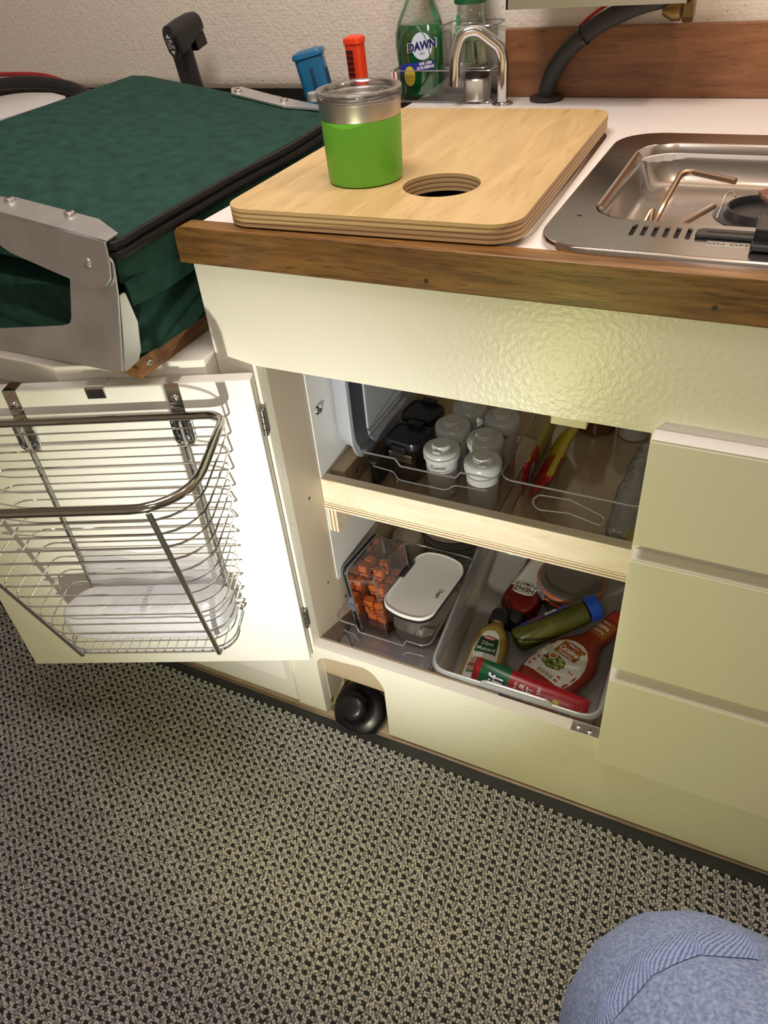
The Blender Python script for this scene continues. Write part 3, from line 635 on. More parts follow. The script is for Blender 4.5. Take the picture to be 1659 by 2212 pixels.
def cushion(y0, y1, xl, xr, ftop, fbot, bulge=.006, r=.008):
    bm = bmnew(); rings = []
    ny = 14
    for j in range(ny + 1):
        v = j / ny; y = y0 + (y1 - y0) * v; e = min(v, 1 - v) * (y1 - y0); inset = r - math.sqrt(max(0, r * r - max(0, r - e) ** 2)) if e < r else 0
        P = []
        nx = 16
        for i in range(nx + 1):
            u = i / nx; x = xl + (xr - xl) * u; ee = min(u, 1 - u) * (xr - xl); P.append((x, y, ftop(x, y) - inset + 0 * ee))
        zt, zb = ftop(xr, y), fbot(xr, y)
        for i in range(1, 6): t = i / 6; P.append((xr + bulge * math.sin(PI * t) - inset, y, zt + (zb - zt) * t))
        for i in range(nx + 1):
            u = i / nx; x = xr + (xl - xr) * u; P.append((x, y, fbot(x, y) + inset))
        zt, zb = ftop(xl, y), fbot(xl, y)
        for i in range(1, 6): t = 1 - i / 6; P.append((xl, y, zt + (zb - zt) * t))
        rings.append(P)
    loft(bm, rings); return bm
uc = obj('upper_cushion', cushion(-.0865, .425, -.43, -.078, topz, lambda x, y: .796 - .10 * (x + .075) - .012 * math.sin(min(1, max(0, (y + .0865) / .16)) * PI / 2) * 0 + .0), GRN, seat, smooth=True, angle=50)
lc = obj('lower_cushion', cushion(-.082, .42, -.44, -.093, lambda x, y: .794 - .05 * (x + .075), lambda x, y: .7115, .005), GRN, seat, smooth=True, angle=50)
# flap hem hanging over the lower cushion at the right side
bm = bmnew(); rings = []
for j in range(21):
    y = -.0865 + .40 * j / 20; d = .010 * math.exp(-((j - 3) / 4.5) ** 2) + .002
    rings.append([(-.0775, y, .806), (-.0735, y, .800), (-.0745, y, .789 - d), (-.0775, y, .789 - d)])
loft(bm, rings); obj('flap_hem', bm, GRN, uc, smooth=True)
bm = bmnew()
for dz, dx in ((-.003, .0005), (-.0125, .0035)):
    tube(bm, smoothpath([(-.092, -.0885, topz(-.075, -.09) + dz)] + [(-.0755 + dx + .001 * math.sin(y * 30), y, topz(-.075, y) + dz + .001 * math.sin(y * 21)) for y in [-.086 + .03 * i for i in range(18)]], 3), .0048, 8)
lab(obj('piping', bm, mat('black_piping', (.004, .004, .004), .45, spec=.3), uc, smooth=True), 'twin black vinyl piping along the cushion edge')
bm = bmnew(); box(bm, -.118, -.0985, -.083, .42, .6885, .7115); wb = obj('base_batten', bm, TEAK_Y, seat, bevel=.001)
bm = bmnew(); box(bm, -.43, -.1225, -.079, -.062, .6885, .7115); obj('base_batten', bm, TEAK, seat, bevel=.001)
screw('screw', (-.0985, -.066, .701), (1, 0, 0), .0042, STEEL, wb)
# brackets : plane through (-.07,-.09,.851), down vector D
Db = Vector((0, -.2908, -.9568)); Nb = Vector((0, -.9568, .2908))
BT = Matrix(((1, Db.x, Nb.x, -.07), (0, Db.y, Nb.y, -.0905), (0, Db.z, Nb.z, .851), (0, 0, 0, 1)))
brk = thing('bracket', '', 'x')
for k_ in ('label', 'category'): del brk[k_]
brk.parent = seat; brk['label'] = 'front aluminium bracket of the seat'
up = polyround([(-.245, -.030), (-.006, .0015), (-.003, .018), (-.0028, .036), (-.0107, .0450), (-.024, .0478), (-.0517, .0425), (-.0853, .0350), (-.1405, .0221), (-.1543, .0158), (-.163, -.002), (-.245, -.012)], [0, .001, .005, .01, .01, .008, .01, .01, .01, .012, .01, 0], 4)
bm = bmnew(); prism(bm, up, .0035, .0062, BT); obj('upper_plate', bm, ALU, brk, bevel=.0005)
lo = polyround([(-.012, .010), (-.001, .020), (.001, .0518), (-.0022, .1306), (-.0104, .131), (-.40, .132), (-.40, .112), (-.183, .1071), (-.0831, .092), (-.0690, .0880), (-.0665, .0804), (-.061, .030), (-.06, .010)], [0, .01, 0, 0, 0, 0, 0, 0, .01, .012, .01, 0, 0], 4)
bm = bmnew(); prism(bm, lo, 0, .0025, BT); obj('lower_plate', bm, ALU, brk, bevel=.0005)
bm = bmnew(); fl = polyround([(-.1045, .800), (-.096, .801), (-.091, .766), (-.0985, .737), (-.106, .728), (-.1275, .726)], [0, .003, .004, .006, .006, 0], 4)
prism(bm, fl, -.0725, -.0698, Matrix(((0, 0, 1, 0), (1, 0, 0, 0), (0, 1, 0, 0), (0, 0, 0, 1)))); obj('side_flange', bm, ALU, brk, bevel=.0004)
TT = Matrix(((1, 0, 0, -.075), (0, 1, 0, -.088), (-.15, .02, 1, .8492), (0, 0, 0, 1)))
bm = bmnew(); prism(bm, polyround([(-.24, -.0095), (-.002, -.0050), (-.0035, .0145), (-.0414, .0311), (-.150, .0290), (-.1566, .0239), (-.20, .012), (-.24, .01)], [0, .001, .002, .006, .006, .004, 0, 0], 4), 0, .0025, TT); obj('top_flange', bm, ALU, brk, bevel=.0005)
for u, v in ((-.1475, .0180), (-.0722, .0232)):
    p = TT @ Vector((u, v, .0025)); screw('screw', p, (.15, -.02, 1), .0062, STEEL, brk)
p = BT @ Vector((-.032, .0234, .0062)); T = Matrix.Translation(p) @ Nb.to_track_quat('Z', 'Y').to_matrix().to_4x4()
bm = bmnew(); lathe(bm, [(.0052, 0), (.005, .001), (.0035, .0022), (.0005, .0027)], n=20, T=T); obj('rivet', bm, STEEL, brk, smooth=True)
rb = thing('bracket', '', 'x')
for k_ in ('label', 'category'): del rb[k_]
rb.parent = seat; rb['label'] = 'rear aluminium bracket strip of the seat'
bm = bmnew(); prism(bm, polyround([(-.1884, .4975), (-.1725, .4743), (-.080, .4650), (-.0305, .4865), (-.040, .500), (-.120, .503), (-.1800, .512)], [.004, .004, 0, .006, 0, 0, .004], 3), .0002, .0028, TT); obj('top_flange', bm, ALU, rb)
for u, v in ((-.1700, .4880), (-.0920, .4880)):
    p = TT @ Vector((u, v, .0028)); screw('screw', p, (.15, -.02, 1), .0060, STEEL, rb)

# ---- things behind the seat
sw = thing('switch_handle', 'black pistol-grip handle with UP DN rocker standing behind the green seat', 'handle', (-.455, .575, .688))
bm = bmnew(); pts = [(-.008, .01, .0), (-.010, .008, .19), (-.014, .002, .225)]
tube(bm, smoothpath([(-.001, .006, 0), (-.009, .004, .12), (-.016, .002, .19), (-.020, .0, .236)], 6), [.0205] * 19, 14, flat=.75); obj('shaft', bm, BLACK, sw, smooth=True)
# head: runs from switch face (front-left) back to the right
hd = Matrix.Translation((-.004, .0, .255)) @ Matrix.Scale(.9, 4) @ Matrix.Rotation(math.radians(84), 4, 'Z') @ Matrix.Rotation(math.radians(-14), 4, 'Y')
bm = bmnew(); rings = []
for x, wy, wz, zc in ((-.044, .0145, .024, -.003), (-.040, .0175, .0285, -.002), (-.010, .0175, .026, .001), (.020, .017, .021, .004), (.036, .016, .018, .003), (.040, .012, .014, .002)):
    rings.append([hd @ Vector((x, a, zc + b)) for a, b in rr(-wy, wy, -wz, wz, min(wy, wz) * .95, 5)])
loft(bm, rings); obj('head', bm, BLACK, sw, smooth=True)
bm = bmnew(); loft(bm, [[hd @ Vector((x, a, b)) for a, b in rr(-.011, .011, -.036, -.012, .004)] for x in (.008, .036)]); obj('trigger', bm, BLACK, sw, smooth=True)
bm = bmnew(); loft(bm, [[hd @ Vector((x, a, -.003 + b)) for a, b in rr(-s_, s_, -s_ * 1.7, s_ * 1.7, s_ * .95)] for x, s_ in ((-.044, .0115), (-.0465, .0110))]); bt = obj('rocker', bm, mat('rocker_black', (.006, .006, .006), .25), sw, smooth=True)
exh = hd.to_3x3() @ Vector((0, -1, 0)); ezh = hd.to_3x3() @ Vector((0, 0, 1)); oh = hd @ Vector((-.0468, 0, -.003))
GI = mat('grey_ink', (.55, .58, .60), .5)
text('UP', .0095, frame(oh + ezh * .0042, exh, ezh), GI, bt, width=1.15, bold=.01); text('DN', .0095, frame(oh - ezh * .0042, exh, ezh), GI, bt, width=1.05, bold=.01)
bm = bmnew(); flatpoly(bm, [(-.0055, .0095), (.0055, .0095), (0, .0165)], frame(oh, exh, ezh)); flatpoly(bm, [(-.0055, -.0095), (0, -.0165), (.0055, -.0095)], frame(oh, exh, ezh)); obj('arrow_mark', bm, GI, bt)

def tool(name, label, base, top, wid, dep, col, tilt_n, capw=1.12):
    t = thing(name, label, 'handle', base); v = Vector(top) - Vector(base); L_ = v.length; M = v.to_track_quat('Z', 'Y').to_matrix().to_4x4() @ Matrix.Rotation(tilt_n, 4, 'Z')
    m = mat(name + label[:6], col, .32)
    bm = bmnew(); rings = []
    for f_, s_ in ((0, .92), (.3, .92), (.7, .96), (.955, 1.0)): rings.append([M @ Vector((a, b, L_ * f_)) for a, b in rr(-wid * s_, wid * s_, -dep * s_, dep * s_, dep * .45)])
    loft(bm, rings); obj('grip', bm, m, t, smooth=True)
    bm = bmnew(); rings = []
    for f_, s_ in ((.955, .98), (.962, capw), (.978, capw), (.992, capw * .93), (1.0, capw * .62)): rings.append([M @ Vector((a, b, L_ * f_)) for a, b in rr(-wid * s_, wid * s_, -dep * s_, dep * s_, dep * .5)])
    loft(bm, rings); obj('end_cap', bm, m, t, smooth=True)
    return t, M, L_
BLUE = (.008, .12, .27)
t, M, L_ = tool('tool_handle', 'blue plastic tool handle tilted against the wall behind the tumbler', (-.135, .51, .688), (-.1775, .50, .925), .0215, .017, BLUE, math.radians(98))
bm = bmnew(); loft(bm, [[M @ Vector((a, b, L_ * f_)) for a, b in rr(-.0015, .0035, -.0182, -.0155, .001)] for f_ in (.72, .90)]); obj('groove', bm, mat('groove_blue', (.003, .04, .10), .5), t)
bm = bmnew(); 
for i in range(5): box(bm, .0205, .0224, -.012 + i * .004, -.0105 + i * .004, L_ * .68, L_ * .88, M)
obj('fine_print', bm, mat('print_blue', (.003, .03, .08), .5), t)
t, M, L_ = tool('tool_handle', 'orange plastic tool handle standing upright behind the tumbler', (-.122, .57, .688), (-.1255, .555, .934), .0130, .012, (.80, .055, .012), math.radians(10))
bm = bmnew()
for i in range(6):
    for k in range(9): box(bm, -.0085 + i * .0020, -.0073 + i * .0020, -.0139, -.0128, L_ * (.66 + k * .031), L_ * (.66 + k * .031 + .022), M)
obj('fine_print', bm, mat('print_dark', (.06, .01, .01), .5), t)
bm = bmnew(); rings = [[(x, y, .0) for x, y in rr(-.07, .07, -.16, .10, .05)], [(x, y, .16) for x, y in rr(-.075, .075, -.165, .105, .05)], [(x, y, .178) for x, y in rr(-.078, .078, -.168, .108, .05)], [(x, y, .184) for x, y in rr(-.066, .066, -.156, .096, .045)]]
wb_ = thing('storage_tub', 'white rounded storage tub on the bench beyond the green seat', 'tub', (-.715, .36, .689)); loft(bm, rings); obj('tub', bm, mat('tub_white', (.55, .54, .54), .45), wb_, smooth=True)
for (nm, lb_, col, P, r_) in (('power_cable', 'thick black cable looping behind the white tub', (.012, .012, .012), [(-1.0, .50, .86), (-.82, .50, .880), (-.70, .52, .868), (-.62, .50, .835), (-.52, .50, .76), (-.50, .5, .70)], .011), ('power_cable', 'thin red wire beside the black cable behind the seat', (.35, .02, .03), [(-1.0, .55, .885), (-.80, .55, .884), (-.70, .54, .862), (-.60, .54, .842), (-.5, .55, .78)], .004), ('power_cable', 'black cable draped along the wall foot behind the seat', (.015, .015, .015), [(-.72, .60, .80), (-.68, .61, .845), (-.62, .615, .858), (-.57, .62, .83), (-.54, .62, .76)], .010)):
    bm = bmnew(); tube(bm, smoothpath(P, 6), r_, 10); tag(obj(nm, bm, mat('cable' + str(col[0]), col, .5), smooth=True), lb_, 'cable')

# ================================================================== WIRE BASKET on door
bk = thing('wire_basket', 'chrome wire basket hooked over the open cabinet door', 'basket'); bk.matrix_world = DT
def ringpts(a0, a1, b0, b1, rb_, rf, z, n=7):  # back at b0, front at b1
    return [(x, y, z) for x, y in rr(a0, a1, b0, b1, [rb_, rf, rf, rb_], n)]
bm = bmnew(); tube(bm, ringpts(.034, .356, .016, .192, .022, .062, .6350), .0052, 12, True); obj('rim', bm, mat('rim_chrome', (.42, .41, .38), .1, 1), bk, smooth=True)
NR = 13
def ringdim(t): return (.031 + .045 * t, .359 - .045 * t, .0125, .192 - .098 * t, .020 - .008 * t, .055 - .025 * t)
for i in range(NR):
    t = (i + .55) / (NR - .3); z = .630 - .322 * t; a0, a1, b0, b1, r0, r1 = ringdim(t)
    bm = bmnew(); tube(bm, ringpts(a0, a1, b0, b1, r0, r1, z, 6), .00125, 6, True); obj('wire_ring', bm, CHROME, bk, smooth=True)
a0, a1, b0, b1, r0, r1 = ringdim(1.0)
bm = bmnew(); tube(bm, ringpts(a0, a1, b0, b1, r0, r1, .303, 6), .0018, 6, True); obj('base_ring', bm, CHROME, bk, smooth=True)
for i in range(16):
    a = .092 + i * .0135; bm = bmnew(); tube(bm, [(a, .010, .3045), (a, .0945, .3045), (a, .0965, .309)], .0011, 5); obj('base_wire', bm, CHROME, bk, smooth=True)
for a_t, a_b in ((.0755, .0955), (.3145, .2925)):
    bm = bmnew(); tube(bm, [(a_t, .1925, .630), (a_b, .0985, .303), (a_b, .090, .3015)], .0034, 8, flat=.7); obj('front_rod', bm, CHROME_D, bk, smooth=True)
for a in (.0945, .2945):
    bm = bmnew(); tube(bm, [(a, .0085, .628), (a, .0085, .303)], .0030, 8); obj('back_rod', bm, CHROME_D, bk, smooth=True)
    bm = bmnew(); P = [(-.0207, .640), (-.0207, .6712), (.0016, .6712), (.0016, .5850), (.0004, .5850), (.0004, .6700), (-.0195, .6700), (-.0195, .640)]
    loft(bm, [[(aa, b, z) for b, z in P] for aa in (a - .0085, a + .0085)]); hk = obj('door_strap', bm, CHROME, bk, bevel=.0003)
    screw('screw', (a, .0016, .652), (0, 1, 0), .0048, CHROME, hk)
    bm = bmnew(); tube(bm, roundpath([(a - .011, .004, .628), (a - .011, .004, .588), (a + .011, .004, .588), (a + .011, .004, .628)], .010), .0028, 8); obj('retaining_loop', bm, CHROME, hk, smooth=True)
hk2 = thing('door_hook', 'short chrome over-door clip between the basket straps', 'hook'); hk2.matrix_world = DT
bm = bmnew(); P = [(-.0208, .645), (-.0208, .6712), (.0020, .6712), (.0035, .6690), (.0022, .6555), (.0010, .6555), (.0022, .668), (.0008, .6700), (-.0195, .6700), (-.0195, .645)]
loft(bm, [[(aa, b, z) for b, z in P] for aa in (.177, .200)]); obj('clip', bm, CHROME, hk2, bevel=.0004)
# plastic bag bundle in basket
bg = thing('bag_roll', 'bundle of thin white produce bags lying in the wire basket', 'bags'); bg.matrix_world = DT @ Matrix.Translation((.195, .052, .306))
def lumpy(bm, amp, sc, seed=0):
    from mathutils import noise
    for v in bm.verts:
        n_ = noise.noise_vector(v.co * sc + Vector((seed, 0, 0))); v.co += n_ * amp
BAGP = clear('white_film', (.85, .85, .88), .14, .2, (.80, .80, .84), .82, bump=(75, .6, .004, (1, 1, 2.5)))
bm = bmnew(); rings = []
for i in range(25):
    u = -.115 + .23 * i / 24; e = min(i, 24 - i) / 3; k = min(1, .72 + .28 * math.sin(min(1, e) * PI / 2)); rings.append([(u + .005 * math.sin(b * 60), b * k, .033 + (z - .033) * k) for b, z in rr(-.036, .036, .002, .066, .026, 6)])
loft(bm, rings); lumpy(bm, .0022, 55); obj('bundle', bm, BAGP, bg, smooth=True, sub=1, angle=180)
bm = bmnew(); g = [[bm.verts.new((-.098 + .19 * i / 16, -.036 + .003 * math.sin(i * .9), .045 + .058 * j / 6 + .003 * math.sin(i * .6) * (j / 6))) for i in range(17)] for j in range(7)]
for j in range(6):
    for i in range(16): bm.faces.new((g[j][i], g[j][i + 1], g[j + 1][i + 1], g[j + 1][i]))
lumpy(bm, .0015, 40, 3); obj('loose_flap', bm, clear('thin_film', (.85, .85, .88), .12, .2, (.8, .8, .84), .45), bg, smooth=True)
bm = bmnew()
for i in range(9): box(bm, -.004, .002, .005 - i * .0, .006, .0, .001) if False else box(bm, -.006 + .001 * (i % 2), .001, -.024 + i * .0058, -.0205 + i * .0058, .0672, .0678)
obj('faint_print', bm, mat('faint_grey', (.45, .45, .50), .6), bg)

# ================================================================== UPPER SHELF CONTENTS
SZ = .4048
def bin_(name, label, x0, x1, y0, y1, z0, z1, r=.014, taper=.006, m=CLEAR, rim=RIMC, notch=None, rr_=.0013):
    t = thing(name, label, 'bin', (0, 0, 0))
    O = rr(x0 + taper, x1 - taper, y0 + taper * .7, y1 - taper, r, 6); I = rr(x0, x1, y0, y1, r, 6)
    def zt(x, y):
        if notch and y < y0 + .004 and notch[0] < x < notch[1]: return z1 - notch[2]
        return z1
    # refine the front edge so the notch has clean sides
    def dens(P):
        Q = []
        for i in range(len(P)):
            a, b = P[i], P[(i + 1) % len(P)]; Q.append(a)
            L = math.dist(a, b)
            if L > .03:
                k = 24
                for j in range(1, k): Q.append((a[0] + (b[0] - a[0]) * j / k, a[1] + (b[1] - a[1]) * j / k))
        return Q
    O, I = dens(O), dens(I)
    top = [(x, y, zt(x, y)) for x, y in I]
    bm = bmnew(); loft(bm, [[(x, y, z0) for x, y in O], [(x, y, z0 + .004) for x, y in O], top], True, False); obj('shell', bm, m, t, smooth=True)
    bm = bmnew(); tube(bm, top, rr_, 6, True); tube(bm, [(x, y, z0 + .001) for x, y in O], .0008, 5, True); obj('rim', bm, rim, t, smooth=True)
    return t
b1 = bin_('storage_bin', 'clear storage bin full of spice shakers on the shelf', .048, .257, .127, .36, SZ, .484, notch=(.108, .198, .011))
bm = bmnew(); tube(bm, roundpath([(.070, .1285, .440 + .022), (.104, .1275, .460), (.112, .122, .452), (.186, .122, .452), (.196, .127, .460), (.243, .127, .462)], .006), .0009, 6)
tube(bm, roundpath([(.112, .121, .452), (.108, .121, .425), (.178, .122, .4255), (.192, .123, .437), (.193, .123, .452)], .008), .0009, 6); obj('moulded_grip', bm, RIMC, b1, smooth=True)
b2 = bin_('storage_bin', 'clear storage bin with oval grip holding snack packets on the shelf', .2605, .4485, .124, .452, SZ, .490, r=.018)
bm = bmnew(); tube(bm, polyround([(.306, .122, .4650), (.314, .122, .4780), (.356, .122, .4805), (.402, .122, .4640), (.399, .122, .4490), (.355, .122, .4585), (.314, .122, .4530)], .012, 7), .0009, 6, True); obj('oval_grip', bm, RIMC, b2, smooth=True)

shk = thing('spice_shaker', 'x', 'shaker', (0, 0, 0), group='spice shakers on the shelf')
bm = bmnew(); lathe(bm, [(.0200, 0), (.0208, .001), (.0236, .060), (.0240, .068)], n=36); obj('cup', bm, FROST_B, shk, smooth=True)
bm = bmnew(); lathe(bm, [(.0245, .063), (.0262, .064), (.0266, .072), (.0255, .0765), (.022, .0785), (.0150, .0788), (.0142, .0793), (.0138, .0832), (.0128, .0850), (.0095, .0853), (.0085, .0846), (.0001, .0844)], n=40); ld = obj('cap', bm, FROST, shk, smooth=True, angle=50)
bm = bmnew(); box(bm, -.0055, .0055, -.0205, -.0155, .0785, .0815); obj('flip_tab', bm, FROST, ld, bevel=.001)
spices = [((.1575, .1765), 'Cumin', (.30, .20, .12), .040, 'white-capped spice shaker marked Cumin, front left of the shaker group', 1.0), ((.2230, .1665), '', (.30, .27, .22), .046, 'white-capped spice shaker nearest the right front corner of its bin', 1.0),
          ((.1535, .2310), 'ng Po', (.55, .50, .42), .058, 'tall white-capped shaker with dark lettering, behind the cumin shaker', 1.07), ((.2075, .2205), '', (.45, .38, .28), .045, 'white-capped shaker in the middle row beside the bin divider', 1.0),
          ((.1580, .2900), '', (.35, .34, .32), .040, 'white-capped shaker at the very back left of the shaker group', 1.03), ((.2150, .2750), 'Chi', (.52, .30, .10), .060, 'white-capped shaker filled with orange-brown powder at the back right', 1.05)]
for i, ((x, y), tx, col, fh, lbl, sc) in enumerate(spices):
    o = shk if i == 0 else dup(proto_shk)
    if i == 0: proto_shk = dup(shk)
    o.location = (x, y, SZ + .0006); o.scale = (sc if sc < 1.05 else 1, 1, sc); o.rotation_euler = (0, 0, .3 * i); o['label'] = lbl
    bm = bmnew(); lathe(bm, [(.0185, .001), (.0195, .002), (.0195 + .003 * fh / .06, fh)], n=30); obj('powder', bm, mat('powder_%d' % i, col, .9, bump=(300, .3, .001)), o, smooth=True)
    if tx:
        a0 = -PI / 2 - .3 * i + (.12 if i == 0 else .45)
        text(tx, .0092 if i else .0088, (lambda px, py, a0=a0: Vector((.0241 * math.cos(a0 + px / .024), .0241 * math.sin(a0 + px / .024), .0565 + py))), INK, o, bold=.01)
def kill(o):
    for c in list(o.children): kill(c)
    bpy.data.objects.remove(o)
kill(proto_shk)
def jar(label, loc, rz, fill, txt):
    j = thing('spice_jar', label, 'jar', loc, (0, 0, rz), group='black-lidded jars on the shelf')
    bm = bmnew(); rloft(bm, [(-.023, .023, -.021, .021, .009, 0), (-.0245, .0245, -.0225, .0225, .01, .003), (-.026, .026, -.024, .024, .010, .058)]); bm.verts.ensure_lookup_table(); bm.faces.new(bm.verts[:36]); obj('glass', bm, clear('jar_clear', (.88, .88, .88), .2, .05), j, smooth=True)
    bm = bmnew(); loft(bm, [[(x, y, z) for x, y in rr(-.0225, .0225, -.021, .021, .008)] for z in (.002, .036)]); obj('contents', bm, fill, j)
    bm = bmnew(); loft(bm, [[(x * s_, y * s_, z) for x, y in rr(-.029, .029, -.0265, .0265, .012)] for s_, z in ((.95, .058), (1, .060), (1, .068), (.97, .071), (.88, .0715), (.86, .0695))]); l_ = obj('lid', bm, mat('lid_navy', (.012, .013, .020), .32), j, smooth=True)
    bm = bmnew(); prism(bm, rr(-.012, .012, .018, .029, .003), .069, .076); prism(bm, rr(-.012, .012, -.0300, -.0265, .001), .052, .066); obj('latch', bm, BLACK, l_)
    bm = bmnew(); f = frame((0, -.0248, .043), (1, 0, 0), (0, 0, 1)); flatpoly(bm, [(-.020, -.007), (.020, -.007), (.020, .007), (-.020, .007)], f); s_ = obj('label', bm, clear('label_film', (.8, .75, .6), .2, .2, (.55, .48, .36), .6), j)
    text(txt, .0085, frame((0, -.0252, .043), (1, 0, 0), (0, 0, 1)), INK, s_)
    return j
jar('square clear jar with black lid and brown powder at the left front of the bin', (.0930, .2020, SZ + .0008), -.12, mat('brown_powder', (.085, .045, .025), .9, bump=(300, .4, .001)), 'Co Bar')
jar('square jar with black lid behind the brown powder jar', (.0885, .2690, SZ + .0008), -.10, mat('pale_powder', (.45, .38, .36), .9), 'ults')
bm = bmnew(); loft(bm, [[(x, y, z) for x, y in rr(-.0055, .0055, -.024, .024, .004)] for z in (0, .045)]); o = obj('black_pouch', bm, BLACK_M, bevel=.002); place(o, (.0600, .1690, SZ + .005)); tag(o, 'flat black pouch standing along the left side of the shaker bin', 'pouch')

# yellow/red snack packets
def packet(label, loc, rot, L_=.165, H_=.056, Tk=.018):
    p = thing('snack_packet', label, 'packet', loc, rot, group='yellow snack packets in the bin')
    bm = bmnew(); rings = []
    n = 22
    for i in range(n + 1):
        v = i / n; y = -L_ / 2 + L_ * v; e = min(v, 1 - v) * 2; k = min(1, e * 4) ** .5 if e > 0 else 0; tk = .001 + (Tk - .001) * k; hh = H_ * (1 - .06 * math.sin(PI * v))
        rings.append([(tk * .5 * math.cos(a), y, hh / 2 + hh / 2 * math.sin(a)) for a in [2 * PI * q / 16 for q in range(16)]])
    R = loft(bm, rings)
    for f in bm.faces:
        c = f.calc_center_median(); z = c.z / H_; v = (c.y + L_ / 2) / L_
        f.material_index = 1 if (v < .50 - z * .1 and c.x < 0.002 and z < .85) or v < .05 else 0
        if c.x > 0.001 and v > .06: f.material_index = 1 if v < .35 else 2
    lumpy(bm, .0012, 70, loc[0] * 50)
    obj('wrapper', bm, None, p, smooth=True, angle=180, mats=[mat('wrap_yellow', (.62, .50, .02), .28), mat('wrap_red', (.42, .02, .02), .28), mat('wrap_olive', (.42, .38, .10), .35)])
    bm = bmnew(); f = frame((Tk * .5 + .0012, -L_ * .5 + .024, H_ * .50), (0, 1, 0), (0, 0, 1)); flatpoly(bm, [(-.016, -.019), (.004, -.019), (.004, .019), (-.016, .019)], f); s_ = obj('white_panel', bm, WINK, p)
    bm = bmnew(); f = frame((Tk * .5 + .0015, -L_ * .5 + .024, H_ * .50), (0, 1, 0), (0, 0, 1))
    for i in range(12):
        y = -.016 + i * .0026; flatpoly(bm, [(-.012, y), (-.001, y), (-.001, y + .0009 + .0006 * (i % 3)), (-.012, y + .0009 + .0006 * (i % 3))], f)
    obj('barcode', bm, INK, s_); return p
packet('yellow and red snack packet with barcode standing on edge in the right bin', (.2820, .2720, SZ + .006), (0, math.radians(36), math.radians(-1)))
packet('yellow snack packet pressed against the left wall of the right bin', (.2690, .284, SZ + .002), (0, math.radians(4), math.radians(0)), Tk=.011)
hj = thing('amber_jar', 'round amber jar at the back of the right bin', 'jar', (.327, .4150, SZ + .002))
bm = bmnew(); lathe(bm, [(.028, 0), (.0315, .003), (.0325, .05), (.030, .062), (.022, .070), (.020, .082), (.022, .084), (.022, .096), (.001, .097)], n=36); obj('jar_body', bm, mat('amber', (.16, .055, .012), .2), hj, smooth=True)
bm = bmnew(); lathe(bm, [(.0235, .080), (.0245, .082), (.0245, .098), (.001, .099)], n=30); obj('lid', bm, mat('amber_lid', (.10, .05, .02), .4), hj, smooth=True)
wc = thing('white_canister', 'white round canister in the back right corner of the shelf bin', 'canister', (.3865, .4120, SZ + .002))
bm = bmnew(); lathe(bm, [(.0235, 0), (.0245, .002), (.0245, .058), (.0215, .062), (.001, .063)], n=32); obj('canister_body', bm, WPL, wc, smooth=True)
bm = bmnew(); lathe(bm, [(.0250, .050), (.0255, .052), (.0255, .064), (.001, .066)], n=32); obj('lid', bm, WPL, wc, smooth=True)
# grey plastic bag with bread sticks
pb = thing('plastic_bag', 'crumpled clear plastic bag with tan snack sticks at the right end of the bin', 'bag', (.4175, .225, SZ + .001))
bm = bmnew(); rings = []
for i in range(22):
    v = i / 21; y = -.092 + .20 * v; wd = .024 + .004 * math.sin(v * 5) ; ht = .030 + .022 * math.sin(PI * min(1, v * 1.1) * .8)
    rings.append([(wd * math.cos(a) * (.8 + .2 * math.cos(3 * a)) + .002, y, ht * .5 + ht * .5 * math.sin(a)) for a in [2 * PI * q / 18 for q in range(18)]])
loft(bm, rings); lumpy(bm, .006, 38); lumpy(bm, .0035, 90, 2); obj('bag_film', bm, clear('grey_film', (.85, .86, .88), .35, .15, (.80, .81, .84), .55, bump=(120, .9, .004)), pb, smooth=True, sub=1, angle=180)
bm = bmnew(); prism(bm, [(-.016, -.03), (.002, -.045), (.006, .0), (-.010, .012)], .030, .031); obj('white_label', bm, WPL, pb)
for i, (x, y, l_, col, lbl) in enumerate(((-.012, -.075, .040, (.42, .30, .18), 'tan snack stick at the front left inside the clear bag'), (-.002, -.072, .048, (.34, .24, .15), 'darker snack stick in the middle of the clear bag'))):
    bm = bmnew(); tube(bm, [(0, -l_ / 2, 0), (0, -l_ / 2 + .004, 0), (0, l_ / 2 - .004, 0), (0, l_ / 2, 0)], [.003, .0065, .0065, .003], 10); o = obj('snack_stick', bm, mat('stick_%d' % i, col, .6, bump=(200, .3, .001)), smooth=True); place(o, (.423 + x, .225 + y, SZ + .0095 + .002), (.05, 0, -.15 + .1 * i)); tag(o, lbl, 'snack', 'snack sticks in the clear bag')
bm = bmnew(); prism(bm, polyround([(-.010, -.030), (.010, -.028), (.012, .026), (-.004, .030), (-.012, .01)], .005), 0, .010); lumpy(bm, .002, 60); o = obj('foil_pack', bm, mat('foil_yellow', (.50, .42, .06), .3), bevel=.003); place(o, (.4375, .150, SZ + .018), (0, .2, .1)); tag(o, 'small yellow foil pack beside the snack sticks', 'packet')
